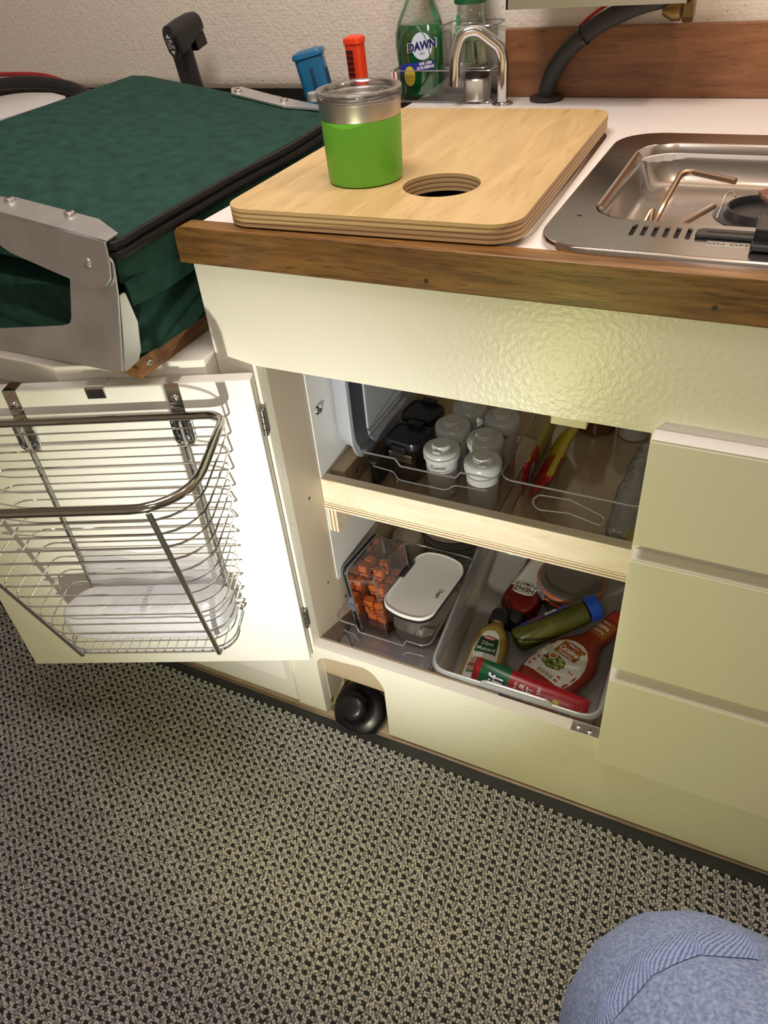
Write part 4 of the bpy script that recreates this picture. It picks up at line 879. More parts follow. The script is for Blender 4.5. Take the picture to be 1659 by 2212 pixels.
# white trays leaning on left wall
YZ = lambda x: Matrix(((0, 0, 1, x), (1, 0, 0, 0), (0, 1, 0, 0), (0, 0, 0, 1)))
TRAY = clear('tray_plastic', (.8, .82, .86), .1, .3, (.70, .73, .80), .88)
t = thing('serving_tray', 'pale white plastic tray standing on edge against the left cabinet wall', 'tray', (.004, 0, 0))
def tr_(e, x, r=.055): return [(x, y, z) for y, z in rr(.140 + e, .42 - e, .4465 + e, .705 - e, r, 9)]
bm = bmnew(); loft(bm, [tr_(.012, .0), tr_(.004, .006), tr_(-.000, .030), tr_(-.006, .031), tr_(-.006, .0335), tr_(.002, .0335), tr_(.006, .010), tr_(.014, .0025)], True, True); obj('shell', bm, TRAY, t, smooth=True, angle=50)
t = thing('serving_tray', 'second pale tray nested upright beside the spice bin', 'tray', (.0385, 0, 0))
bm = bmnew(); loft(bm, [[(x, y, z) for y, z in rr(.175 + e, .41, .4465 + e, .69, .05, 9)] for e, x in ((.004, 0), (0, .0015), (.0, .0045))]); obj('panel', bm, TRAY, t, smooth=True, angle=40)

# ================================================================== LOWER COMPARTMENT
FZ = .1012
ps = bmnew(); g = [[ps.verts.new((.003 + .165 * i / 20 + .003 * math.sin(j * 1.3), .054 + .10 * j / 14 - .022 * i / 20 + .003 * math.sin(i * 1.1), .1165 + .0012 * math.sin(i * 1.7 + j))) for i in range(21)] for j in range(15)]
for j in range(14):
    for i in range(20): ps.faces.new((g[j][i], g[j][i + 1], g[j + 1][i + 1], g[j + 1][i]))
ge = bmesh.ops.extrude_face_region(ps, geom=ps.faces[:]); 
for v in ge['geom']:
    if isinstance(v, bmesh.types.BMVert): v.co.z -= .0145
tag(obj('plastic_liner', ps, clear('liner_film', (.85, .85, .88), .2, .2, (.8, .8, .84), .85), smooth=True), 'crumpled white plastic liner sheet under the left clear bin', 'liner')
b3 = bin_('storage_bin', 'clear storage bin holding the sugar canister and candy box on the cabinet floor', .016, .180, .046, .257, .1205, .202, r=.016, taper=.012, notch=(.055, .140, .014))
bm = bmnew(); tube(bm, roundpath([(.030, .047, .180), (.052, .046, .177), (.062, .038, .168), (.132, .038, .168), (.142, .045, .177), (.172, .046, .178)], .006), .0009, 6); tube(bm, roundpath([(.030, .052, .178), (.040, .055, .108), (.058, .052, .106)], .008), .0008, 6); obj('moulded_grip', bm, RIMC, b3, smooth=True)
# sugar canister
sg = thing('sugar_canister', 'clear canister marked Sugar with white lid and dark clip in the left bin', 'canister', (.1215, .168, .1235), (0, 0, -.10)); sg.scale = (.98, .97, .86)
def stad(w_, l_, r_, bow=.010, n=8):   # rounded rectangle with bowed short ends
    P = rr(-w_, w_, -l_, l_, r_, n); return [(x, y + (bow * (1 - (x / w_) ** 2)) * (1 if y > 0 else -1)) for x, y in P]
def dense(P, m=.008):
    Q = []
    for i in range(len(P)):
        a, b = P[i], P[(i + 1) % len(P)]; Q.append(a); k = int(math.dist(a, b) / m)
        for j in range(1, k): Q.append((a[0] + (b[0] - a[0]) * j / k, a[1] + (b[1] - a[1]) * j / k))
    return Q
def stadium(w_, l_, r_, bow=.012): return [(x, y + (bow * (1 - (x / w_) ** 2)) * (1 if y > 0 else -1) * min(1, abs(y) / l_)) for x, y in dense(rr(-w_, w_, -l_, l_, r_, 6))]
bs = stadium(.0465, .069, .018)
bm = bmnew(); loft(bm, [[(x * s_, y * s_, z) for x, y in bs] for s_, z in ((.80, 0), (.84, .004), (.96, .085))], True, False); obj('clear_body', bm, clear('canister_clear', (.93, .92, .90), .14, .05), sg, smooth=True)
bm = bmnew(); loft(bm, [[(x * s_, y * s_, z) for x, y in bs] for s_, z in ((.79, .003), (.83, .030))]); obj('sugar', bm, mat('sugar_white', (.50, .47, .42), .8), sg)
bm = bmnew(); loft(bm, [[(x * s_, y * s_, z) for x, y in bs] for s_, z in ((.97, .082), (1.0, .083), (1.0, .088), (.98, .089))]); obj('gasket', bm, BLACK, sg, smooth=True)
bm = bmnew(); loft(bm, [[(x * s_, y * s_, z) for x, y in bs] for s_, z in ((.985, .0885), (1.0, .0895), (1.0, .0935), (.985, .0955), (.965, .0958), (.95, .0945), (.93, .0942))]); l_ = obj('lid', bm, mat('lid_white', (.78, .77, .74), .3), sg, smooth=True, angle=60)
bm = bmnew(); prism(bm, rr(-.0505, -.0395, -.004, .040, .004), .0875, .0972); obj('clip', bm, mat('clip_slate', (.03, .035, .04), .45), l_, bevel=.0015)
bm = bmnew(); f = frame((.0335, -.012, .0949), (0, -1, 0), (1, 0, 0)); flatpoly(bm, [(-.012, -.0055), (.012, -.0055), (.012, .0055), (-.012, .0055)], f); s_ = obj('label', bm, mat('label_cream', (.70, .67, .60), .5), l_)
text('Sugar', .0088, frame((.0335, -.012, .0952), (0, -1, 0), (1, 0, 0)), INK, s_, bold=.01)
# candy box
cb = thing('candy_box', 'clear latch box of orange candy standing upright in the left bin', 'box', (.0560, .1500, .1235), (0, math.radians(-7), math.radians(-6))); cb.scale = (1, 1, .93)
bm = bmnew(); loft(bm, [[(x, y, z) for y, z in rr(-.052 * s_, .052 * s_, .0, .148, .012, 5)] for x, s_ in ((.029, .92), (-.016, 1.0), (-.018, 1.03), (-.0205, 1.03))]); obj('clear_shell', bm, clear('candy_clear', (.86, .84, .84), .22, .05), cb, smooth=True)
bm = bmnew(); tube(bm, [(-.0195, y, z) for y, z in rr(-.0535, .0535, -.001, .150, .013, 5)], .0014, 6, True); tube(bm, [(.029, y, z) for y, z in rr(-.048, .048, .001, .146, .012, 5)], .0010, 6, True); tube(bm, [(-.0285, y, z) for y, z in rr(-.0535, .0535, -.001, .150, .013, 5)], .0014, 6, True); obj('edges', bm, RIMC, cb, smooth=True)
bm = bmnew(); tube(bm, [(-.0245, y, z) for y, z in rr(-.0515, .0515, .001, .148, .013, 5)], .0026, 8, True); obj('gasket', bm, BLACK, cb, smooth=True)
bm = bmnew(); loft(bm, [[(x, y, z) for y, z in rr(-.0535 * s_, .0535 * s_, -.001, .150, .013, 5)] for x, s_ in ((-.0275, 1.0), (-.031, 1.0), (-.033, .96))]); obj('lid', bm, clear('candy_lid', (.80, .79, .80), .25, .05), cb, smooth=True)
bm = bmnew(); prism(bm, rr(-.031, -.018, .056, .088, .003), -.0565, -.0535, Matrix(((1, 0, 0, 0), (0, 0, 1, 0), (0, 1, 0, 0), (0, 0, 0, 1)))); obj('latch', bm, clear('latch_clear', (.7, .75, .85), .3, .05, (.5, .6, .8), .4), cb)
random.seed(11); ORG = mat('orange_candy', (.70, .16, .03), .28, bump=(400, .3, .001))
bm = bmnew(); loft(bm, [[(x * s_, y * s_, z) for x, y in rr(-.0085, .0085, -.0075, .0075, .003, 3)] for s_, z in ((.8, -.0065), (1, -.0045), (1, .0045), (.8, .0065))]); cmesh = obj('candy', bm, ORG, smooth=True); CBM = Matrix.Translation((.0560, .1500, .1235)) @ Euler((0, math.radians(-7), math.radians(-6))).to_matrix().to_4x4(); first = True
for lev in range(7):
    for ky in range(4):
        for kx in range(2):
            if lev == 6 or (lev == 5 and (ky < 2 or kx)): continue
            if lev == 4 and ky == 0: continue
            o = cmesh if first else cmesh.copy()
            if not first: COL.objects.link(o)
            first = False
            p = CBM @ Vector((-.0065 + .0200 * kx + random.uniform(-.001, .001) + .001, -.0315 + .0205 * ky + random.uniform(-.001, .001), .0105 + .0158 * lev + random.uniform(-.0006, .0006)))
            o.location = p; o.rotation_euler = (random.uniform(-.12, .12), math.radians(-7) + random.uniform(-.12, .12), random.uniform(-.25, .25))
            tag(o, 'orange candy block in the clear latch box', 'candy', 'orange candies in the clear box')
# objects behind
wcup = thing('white_cup', 'glossy off-white cup standing upside down behind the candy box', 'cup', (.0330, .293, .1460), (0, 0, 0))
bm = bmnew(); lathe(bm, [(.033, -.0448), (.0325, .015), (.031, .032), (.026, .041), (.018, .0445), (.001, .0445)], n=40); obj('cup_body', bm, mat('cup_ivory', (.62, .58, .50), .25), wcup, smooth=True)
bm = bmnew(); tube(bm, roundpath([(.031, 0, .025), (.048, 0, .023), (.047, 0, -.02), (.031, 0, -.022)], .012), .0035, 8); obj('handle', bm, mat('cup_ivory', (.62, .58, .50), .25), wcup, smooth=True)
wcup.rotation_euler = (0, 0, math.radians(100))
bpt = [(.0255, 0), (.029, .001), (.051, .012), (.0607, .020), (.0616, .0215), (.0600, .0218), (.050, .0145), (.028, .004), (.0001, .0035)]
bw = thing('bowl', 'x', 'bowl', (.122, .335, .1090), group='black and cream bowls stacked behind the sugar canister')
bm = bmnew(); lathe(bm, bpt, n=48, cap=False); obj('inside', bm, mat('bowl_cream', (.66, .62, .53), .25), bw, smooth=True)
bm = bmnew(); lathe(bm, [(.0250, -.0005), (.0295, .0003), (.0517, .0113), (.0614, .0195), (.0623, .0214), (.0614, .0222)], n=48, cap=False); lab(obj('outer_glaze', bm, mat('bowl_black', (.012, .010, .010), .2), bw, smooth=True), 'glossy black outside')
cols = ['bottom black and cream bowl of the stack behind the canister', 'second bowl up in the black and cream stack', 'middle bowl of the black and cream stack', 'fourth bowl up in the black and cream stack', 'topmost black and cream bowl of the stack, cream inside showing']
for i, l__ in enumerate(cols):
    o = bw if i == 0 else dup(bw); o.location = (.1010 + .0010 * (i % 2), .352, .1020 + .0165 * i); o['label'] = l__
# milky tub
tub = thing('plastic_tub', 'milky translucent plastic tub full of condiments on the cabinet floor', 'tub')
def tubring(e, z): # e outward
    return [(x, y, z) for x, y in polyround([(.1975 - e, .024 - e * .4), (.4385 + e, .024 - e * .4), (.4385 + e, .40 + e), (.165 - e, .40 + e)], [.030, .030, .03, .03], 8)]
bm = bmnew(); loft(bm, [tubring(-.010, .1025), tubring(-.008, .106), tubring(0.0, .186), tubring(.004, .189), tubring(.008, .1895), tubring(.0085, .184)], True, False); obj('shell', bm, MILKY, tub, smooth=True, angle=60)
bm = bmnew(); tube(bm, tubring(.0045, .190), .0022, 8, True); obj('rim', bm, clear('tub_rim', (.7, .7, .72), .15, .25, (.66, .67, .70), .75), tub, smooth=True)
bm = bmnew(); loft(bm, [tubring(-.0085, .1035), tubring(-.0085, .1045)]); obj('tub_floor', bm, mat('tub_floor_grey', (.42, .40, .38), .4), tub)
bm = bmnew(); tube(bm, roundpath([(.272, .0225, .190), (.278, .0225, .196), (.372, .0225, .196), (.378, .0225, .190)], .006), .0024, 8); obj('grip_lip', bm, clear('tub_rim'), tub, smooth=True)
TZ = .1048

# lofted bottles: local +Y = axis from base to neck, Z = thickness, X = width
def bottle(name, label, cat, loc, rot, st_, m, n=2.6, K=36):
    t = thing(name, label, cat, loc, rot); bm = bmnew(); rings = []
    for y, w_, t_ in st_:
        R = []
        for q in range(K):
            a = 2 * PI * q / K; c, s_ = math.cos(a), math.sin(a); R.append((w_ * abs(c) ** (2 / n) * (1 if c >= 0 else -1), y, t_ * abs(s_) ** (2 / n) * (1 if s_ >= 0 else -1)))
        rings.append(R)
    loft(bm, rings); obj('bottle_body', bm, m, t, smooth=True, angle=70)
    def surf(x, y):
        for i in range(len(st_) - 1):
            if st_[i][0] <= y <= st_[i + 1][0]:
                f = (y - st_[i][0]) / max(1e-9, st_[i + 1][0] - st_[i][0]); w_ = st_[i][1] + (st_[i + 1][1] - st_[i][1]) * f; tt = st_[i][2] + (st_[i + 1][2] - st_[i][2]) * f
                return tt * max(0, 1 - min(1, abs(x) / w_) ** n) ** (1 / n)
        return 0
    return t, surf
def smoothst(st_, k=4):
    P = smoothpath([Vector(s_) for s_ in st_], k); return [tuple(p) for p in P]
def patch(name, rows, surf, off, m, parent, nx=10):
    """rows: (y, xleft, xright)"""
    bm = bmnew(); g = [[bm.verts.new((xl + (xr - xl) * i / nx, y, surf(xl + (xr - xl) * i / nx, y) + off)) for i in range(nx + 1)] for y, xl, xr in rows]
    for j in range(len(g) - 1):
        for i in range(nx): bm.faces.new((g[j][i], g[j][i + 1], g[j + 1][i + 1], g[j + 1][i]))
    return obj(name, bm, m, parent, smooth=True)
def onsurf(surf, cx, cy, ang, off):
    c, s_ = math.cos(ang), math.sin(ang)
    def f(x, y):
        X = cx + c * x - s_ * y; Y = cy + s_ * x + c * y; return Vector((X, Y, surf(X, Y) + off))
    return f
def blob(name, cx, cy, rx, ry, surf, off, m, parent, seed=0, wob=.0):
    rows = []; n = 10
    for j in range(n + 1):
        v = -1 + 2 * j / n; h = math.sqrt(max(0, 1 - v * v)) * rx; d = wob * math.sin(j * 2.3 + seed) * rx; rows.append((cy + ry * v, cx - h - d, cx + h + d))
    return patch(name, rows, surf, off, m, parent, 6)
LWHITE = mat('label_white', (.68, .66, .62), .4)
# mustard
mst = smoothst([(0, .026, .017), (.004, .0295, .020), (.03, .0300, .021), (.075, .0295, .021), (.105, .0275, .0205), (.125, .0225, .018), (.137, .014, .014), (.142, .0115, .0115), (.150, .0115, .0115)])
mu, sf = bottle('mustard_bottle', 'yellow mustard squeeze bottle with green and white label at the tub front left', 'bottle', (.2520, .038, TZ + .0235), (math.radians(3.5), 0, math.radians(3)), mst, mat('mustard_yellow', (.40, .29, .06), .3))
bm = bmnew(); lathe(bm, [(.0165, 0), (.017, .002), (.0165, .022), (.014, .027), (.006, .029), (.001, .029)], n=28, T=Matrix.Translation((0, .146, 0)) @ Matrix.Rotation(-PI / 2, 4, 'X')); obj('cap', bm, BLACK, mu, smooth=True)
rows = [(y, -w_, w_) for y, w_ in ((.006, .0215), (.03, .0225), (.06, .0222), (.085, .0200), (.100, .0165), (.112, .0115), (.118, .005))]
lb = patch('label', rows, sf, .0003, LWHITE, mu, 12)
patch('green_flag', [(.070, -.0175, .0175), (.074, -.0175, .0175), (.100, -.0150, .0150), (.102, -.0135, .0135)], sf, .0006, mat('flag_green', (.012, .075, .035), .4), lb)
patch('red_tag', [(.0955, -.0075, .0075), (.1035, -.0075, .0075)], sf, .0009, mat('tag_red', (.33, .02, .02), .4), lb)
text('WinCo', .0055, onsurf(sf, 0, .0995, 0, .0012), WINK, lb, bold=.02); text('Dijon', .0105, onsurf(sf, 0, .0885, 0, .0010), WINK, lb, bold=.01, width=.85); text('Mustard', .0105, onsurf(sf, 0, .0775, 0, .0010), WINK, lb, bold=.01, width=.85)
patch('bread_picture', [(.030, -.0185, .0185), (.036, -.0185, .0185), (.054, -.0175, .0175), (.060, -.012, .013)], sf, .0006, mat('bread', (.46, .34, .20), .6, var=(150, .15)), lb)
patch('crust_picture', [(.040, -.0190, .0190), (.046, -.0190, .0190)], sf, .0009, mat('crust', (.22, .10, .04), .6, var=(200, .3)), lb)
patch('ham_picture', [(.034, -.0185, .0185), (.0405, -.0185, .0185)], sf, .0009, mat('ham', (.50, .26, .22), .6, var=(250, .35)), lb)
patch('lettuce_picture', [(.028, -.0185, .0185), (.034, -.0185, .0185)], sf, .0009, mat('lettuce', (.16, .22, .05), .6, var=(250, .5)), lb)
# ketchup, upside down towards viewer: base is far, cap near
kst = smoothst([(0, .022, .016), (.006, .0275, .020), (.03, .0285, .021), (.06, .0270, .020), (.085, .0265, .020), (.115, .0320, .0225), (.140, .0335, .0230), (.158, .0300, .021), (.168, .020, .017), (.172, .017, .016)])
kt, sf = bottle('ketchup_bottle', 'dark red ketchup bottle with keystone label lying cap towards the viewer', 'bottle', (.2720, .394, TZ + .0285), (math.radians(-3), 0, math.radians(180 - 4)), kst, mat('ketchup_red', (.11, .006, .006), .16, spec=.7))
bm = bmnew(); loft(bm, [[(x, .170, z) for x, z in rr(-.020, .020, -.017, .017, .012)], [(x, .186, z) for x, z in rr(-.022, .022, -.019, .019, .012)], [(x, .192, z) for x, z in rr(-.021, .021, -.018, .018, .012)]]); obj('cap', bm, BLACK_M, kt, smooth=True)
KB = mat('label_tan_border', (.36, .32, .20), .4)
rows = [(.030, -.012, .012), (.118, -.0255, .0255), (.1182, -.0195, .0195), (.132, -.0185, .0185), (.136, -.013, .013), (.138, -.006, .006)]
lw_ = patch('label', rows, sf, .0003, LWHITE, kt, 12)
patch('border', [(.032, -.0105, .0105), (.115, -.0230, .0230), (.1152, -.0175, .0175), (.130, -.0168, .0168), (.134, -.010, .010)], sf, .0006, KB, lw_, 12)
patch('inner_field', [(.034, -.0092, .0092), (.113, -.0212, .0212), (.1132, -.0160, .0160), (.1285, -.0152, .0152), (.132, -.009, .009)], sf, .0009, LWHITE, lw_, 12)
patch('green_band', [(.0895, -.0178, .0178), (.0995, -.0192, .0192)], sf, .0012, mat('band_green', (.07, .20, .04), .4), lw_)
blob('tomato_picture', .001, .0825, .0048, .0048, sf, .0012, mat('tomato', (.45, .03, .02), .4), lw_)
text('HEINZ', .0140, onsurf(sf, 0, .1255, 0, .0013), INK, lw_, bold=.02, width=.88); text('TOMATO', .0105, onsurf(sf, 0, .1135, 0, .0013), INK, lw_, bold=.012, width=.85); text('KETCHUP', .0090, onsurf(sf, 0, .1045, 0, .0013), INK, lw_, bold=.012, width=.85); text('ORGANIC', .0082, onsurf(sf, 0, .0945, 0, .0015), WINK, lw_, bold=.015, width=.95)
# pickle jar
pk = thing('pickle_jar', 'slim jar of green pickles with a blue lid lying across the tub', 'jar', (.281, .160, TZ + .0245 + .008), (0, math.radians(-12), math.radians(41.5)))
TPK = Matrix.Rotation(PI / 2, 4, 'Y')
bm = bmnew(); lathe(bm, [(.014, 0), (.0195, .003), (.0218, .010), (.0218, .115), (.0205, .128), (.0188, .132)], n=32, T=TPK); obj('glass', bm, clear('pickle_glass', (.9, .92, .8), .07, .12), pk, smooth=True)
bm = bmnew(); lathe(bm, [(.013, .002), (.0185, .004), (.0205, .011), (.0205, .114), (.019, .126)], n=32, T=TPK); obj('pickles', bm, mat('pickle_green', (.085, .085, .016), .4, bump=(70, .6, .004), var=(45, .5, (.3, 1, 1))), pk, smooth=True)
bm = bmnew(); lathe(bm, [(.0205, .130), (.0215, .131), (.0215, .148), (.020, .150), (.001, .1505)], n=32, T=TPK); lab(obj('lid', bm, mat('lid_blue', (.01, .06, .40), .4), pk, smooth=True), 'bright blue screw lid')
def cyl_patch(name, x0, x1, a0, a1, r_, m, parent):
    bm = bmnew(); g = [[bm.verts.new((x, r_ * math.cos(a0 + (a1 - a0) * i / 12), r_ * math.sin(a0 + (a1 - a0) * i / 12))) for i in range(13)] for x in (x0, x1)]
    for i in range(12): bm.faces.new((g[0][i], g[0][i + 1], g[1][i + 1], g[1][i]))
    return obj(name, bm, m, parent, smooth=True)
pl2 = cyl_patch('label', .020, .100, math.radians(-20), math.radians(78), .0222, mat('label_blue', (.02, .04, .30), .4), pk)
cyl_patch('purple_field', .030, .060, math.radians(-10), math.radians(77), .0225, mat('label_purple', (.13, .02, .15), .4), pl2)
cyl_patch('white_emblem', .062, .082, math.radians(35), math.radians(70), .0225, WINK, pl2)
text('2%', .010, (lambda x, y: Vector((.072 + x, .0228 * math.cos(math.radians(53) + y / .0228), .0228 * math.sin(math.radians(53) + y / .0228)))), INK, pl2)
# dressing bottle
dst = smoothst([(0, .034, .016), (.005, .040, .020), (.020, .0455, .0225), (.055, .0480, .0235), (.090, .0430, .0225), (.112, .030, .0195), (.130, .0200, .0170), (.150, .0165, .0155), (.178, .0160, .0155), (.182, .0150, .0145)])
dr, sf = bottle('dressing_bottle', 'large orange-red salad dressing bottle lying diagonally at the tub right', 'bottle', (.338, .082, TZ + .028), (math.radians(3), math.radians(-6), math.radians(-27)), dst, mat('dressing_red', (.25, .028, .010), .28))
bm = bmnew(); lathe(bm, [(.0175, 0), (.018, .002), (.0175, .022), (.016, .024)], n=28, T=Matrix.Translation((0, .181, 0)) @ Matrix.Rotation(-PI / 2, 4, 'X')); obj('cap', bm, mat('cap_red', (.35, .03, .015), .4), dr, smooth=True)
rows = [(y, -w_, w_) for y, w_ in ((.016, .0365), (.018, .0378), (.035, .0415), (.055, .0420), (.072, .0385), (.088, .0300), (.098, .0205), (.103, .009))]
lb = patch('label', rows, sf, .0003, LWHITE, dr, 14)
ORB = mat('label_orange_brown', (.30, .10, .02), .45)
patch('orange_field', [(.066, -.020, .022), (.094, -.020, .022)], sf, .0006, ORB, lb)
patch('red_tag', [(.086, -.009, .011), (.0945, -.009, .011)], sf, .0009, mat('tag_red'), lb)
text('WinCo', .0065, onsurf(sf, .001, .0900, 0, .0012), WINK, lb, bold=.02); text('Catalina', .0135, onsurf(sf, .001, .0790, 0, .0010), WINK, lb, bold=.012, width=.8); text('dressing', .0085, onsurf(sf, .001, .0700, 0, .0010), WINK, lb)
blob('plate_picture', -.003, .044, .0235, .0165, sf, .0006, mat('plate_white', (.72, .71, .68), .4), lb)
blob('salad_picture', -.003, .047, .0205, .0145, sf, .0009, mat('salad', (.14, .19, .03), .6, bump=(400, .5, .002), var=(260, .9)), lb, 2, .08)
random.seed(5)
for k in range(9):
    blob('salad_leaf', -.003 + random.uniform(-.015, .015), .047 + random.uniform(-.009, .010), .0035, .0028, sf, .0012 + k * .00005, mat('leaf_%d' % (k % 3), ((.05, .02, .02), (.30, .36, .10), (.42, .40, .22))[k % 3], .6), lb, k, .2)
blob('sauce_cup_picture', -.010, .055, .0072, .0062, sf, .0018, mat('plate_white'), lb); blob('sauce_picture', -.010, .055, .0056, .0046, sf, .0021, mat('sauce_orange', (.60, .13, .03), .4), lb)
CK = mat('check_red', (.42, .12, .08), .5)
for k in range(3): patch('cloth_check', [(.022 + k * .009, -.034 + k * .001, -.028 + k * .001), (.0265 + k * .009, -.034 + k * .001, -.028 + k * .001)], sf, .0006, CK, lb, 3)
for k in range(2): patch('cloth_check', [(.020 + k * .008, .020, .026), (.024 + k * .008, .020, .026)], sf, .0006, CK, lb, 3)
for k in range(4): patch('nutrition_box', [(.0185, -.012 + k * .0075, -.006 + k * .0075), (.0255, -.012 + k * .0075, -.006 + k * .0075)], sf, .0009, mat('nutri', (.38, .33, .20), .5), lb, 3)
text('NO', .0052, onsurf(sf, .0300, .048, 0, .0009), mat('red_ink', (.55, .03, .02), .5), lb, bold=.02)
nb = patch('neck_label', [(.138, -.0158, .0158), (.176, -.0150, .0150)], sf, .0004, ORB, dr, 10)
text('Catalina', .0100, onsurf(sf, 0, .1600, 0, .0010), WINK, nb, bold=.012, width=.7); text('dressing', .0070, onsurf(sf, 0, .1490, 0, .0010), WINK, nb, width=.9)
patch('red_tag', [(.166, -.0070, .0070), (.1735, -.0070, .0070)], sf, .0008, mat('tag_red'), nb); text('WinCo', .0050, onsurf(sf, 0, .1698, 0, .0011), WINK, nb, bold=.02)
# peanut butter squeeze pouch, long axis along x, leaning on tub front
jf = thing('squeeze_pouch', 'red peanut butter squeeze pouch leaning on the front wall of the tub', 'pouch', (.2450, .0620, TZ + .052), (math.radians(44), math.radians(4), math.radians(-2.5))); jf.scale = (1.17, 1, 1)
# local: x along pouch, z' = thickness, y = height
jst = smoothst([(0, .0235, .0008), (.010, .0250, .008), (.05, .0265, .0125), (.10, .0265, .0125), (.140, .0250, .009), (.152, .023, .0012)])
bm = bmnew(); rings = []
for y, w_, t_ in jst: rings.append([(y, w_ * math.cos(a), t_ * math.sin(a)) for a in [2 * PI * q / 24 for q in range(24)]])
loft(bm, rings); lumpy(bm, .0006, 60)
for f in bm.faces:
    x = f.calc_center_median().x; f.material_index = 0 if x < .013 or x > .055 else (1 if x < .052 else 2)
obj('pouch_film', bm, None, jf, smooth=True, angle=180, mats=[mat('pouch_red', (.38, .012, .016), .28), mat('pouch_green', (.01, .13, .045), .28), mat('pouch_yellow', (.6, .5, .02), .3)])
def js(x, y):
    for i in range(len(jst) - 1):
        if jst[i][0] <= x <= jst[i + 1][0]:
            f = (x - jst[i][0]) / (jst[i + 1][0] - jst[i][0]); w_ = jst[i][1] + f * (jst[i + 1][1] - jst[i][1]); t_ = jst[i][2] + f * (jst[i + 1][2] - jst[i][2]); return t_ * math.sqrt(max(0, 1 - min(1, abs(y) / w_) ** 2))
    return 0
def jfm(cx, cy, ang, off): 
    c, s_ = math.cos(ang), math.sin(ang)
    return lambda x, y: Vector((cx + c * x - s_ * y, cy + s_ * x + c * y, js(cx + c * x - s_ * y, cy + s_ * x + c * y) + off))
bm = bmnew(); f = jfm(.031, -.013, 0, .0016); g = [[bm.verts.new(f(-.017 + .038 * i / 8, -.0045 + .009 * j / 3)) for i in range(9)] for j in range(4)]
for j in range(3):
    for i in range(8): bm.faces.new((g[j][i], g[j][i + 1], g[j + 1][i + 1], g[j + 1][i]))
obj('blue_field', bm, mat('pouch_blue', (.015, .03, .28), .3), jf)
text('Jif', .030, jfm(.034, 0, PI / 2, .0014), mat('navy_ink'), jf, bold=.05, width=.85); text('Jif', .030, jfm(.034, 0, PI / 2, .0018), WINK, jf, bold=.01, width=.85)
for s_, x, z_ in (('IT ALL IS TO', .060, .0050), ('YOUR', .0685, .0100), ('NUT', .079, .0120), ('BUTTER ON!', .090, .0065)): text(s_, z_, jfm(x, .0, PI / 2, .0016), WINK, jf, bold=.015, width=.9)
bm = bmnew(); f = jfm(.1015, .004, 0, .0016); flatpoly(bm, [(.0030 * (1 if i % 2 == 0 else .45) * math.cos(PI / 2 + i * PI / 5), .0030 * (1 if i % 2 == 0 else .45) * math.sin(PI / 2 + i * PI / 5)) for i in range(10)], f); flatpoly(bm, circ(.0115, -.001, .0050, 16), f); obj('yellow_mark', bm, mat('pouch_yellow'), jf)
bm = bmnew(); f = jfm(.128, -.007, 0, .0022); flatpoly(bm, [(-.007, -.0085), (.009, -.0085), (.009, .0065), (-.007, .0065)], f); wp = obj('white_panel', bm, LWHITE, jf)
bm = bmnew(); f = jfm(.128, -.007, 0, .0026)
for i in range(9): flatpoly(bm, [(-.006 + i * .0015, -.007), (-.0052 + i * .0015 + .0004 * (i % 2), -.007), (-.0052 + i * .0015 + .0004 * (i % 2), .004), (-.006 + i * .0015, .004)], f)
obj('barcode', bm, INK, wp)
bm = bmnew(); loft(bm, [[(.148 + x, y * s_ * 1.2, z * .5) for x, y, z in ((0, -.018, -.001), (0, -.018, .001), (0, .018, .001), (0, .018, -.001))] for s_, x in ((1, 0), (.95, .012), (.6, .026), (.2, .031))]); obj('end_seal', bm, mat('pouch_red2', (.30, .008, .012), .3), jf)
# round food container
rc = thing('food_container', 'round clear food container with orange gasket rings at the tub back', 'container', (.3350, .3070, TZ), (0, 0, .3))
bm = bmnew(); lathe(bm, [(.042, 0), (.045, .002), (.053, .050), (.054, .054)], n=48); obj('clear_bowl', bm, clear('food_clear', (.82, .80, .78), .2, .05, (.5, .48, .45), .2), rc, smooth=True)
bm = bmnew(); lathe(bm, [(.040, .003), (.043, .004), (.047, .045), (.001, .048)], n=40); obj('food', bm, mat('grains', (.36, .32, .24), .9, bump=(220, .8, .003), var=(200, .4)), rc, smooth=True)
ORGP = mat('gasket_orange', (.68, .13, .025), .4)
bm = bmnew(); tube(bm, [(x, y, .038) for x, y in circ(0, 0, .0525, 60)], .0022, 8, True); obj('lower_ring', bm, ORGP, rc, smooth=True)
bm = bmnew(); tube(bm, [(x, y, .0585) for x, y in circ(0, 0, .0560, 60)], .0030, 8, True); obj('gasket', bm, ORGP, rc, smooth=True)
bm = bmnew(); lathe(bm, [(.055, .052), (.0575, .053), (.0575, .061), (.054, .0635), (.046, .0635), (.044, .060), (.001, .0595)], n=48); obj('lid', bm, clear('food_lid', (.85, .84, .84), .2, .1, (.6, .6, .62), .25), rc, smooth=True)
for a in (-1.15, .42, 2.0, 3.57):
    bm = bmnew(); T = Matrix.Rotation(a, 4, 'Z'); box(bm, .056, .060, -.014, .014, .040, .060, T); obj('latch', bm, clear('food_latch', (.7, .72, .76), .3, .1, (.6, .62, .68), .45), rc, bevel=.0015)

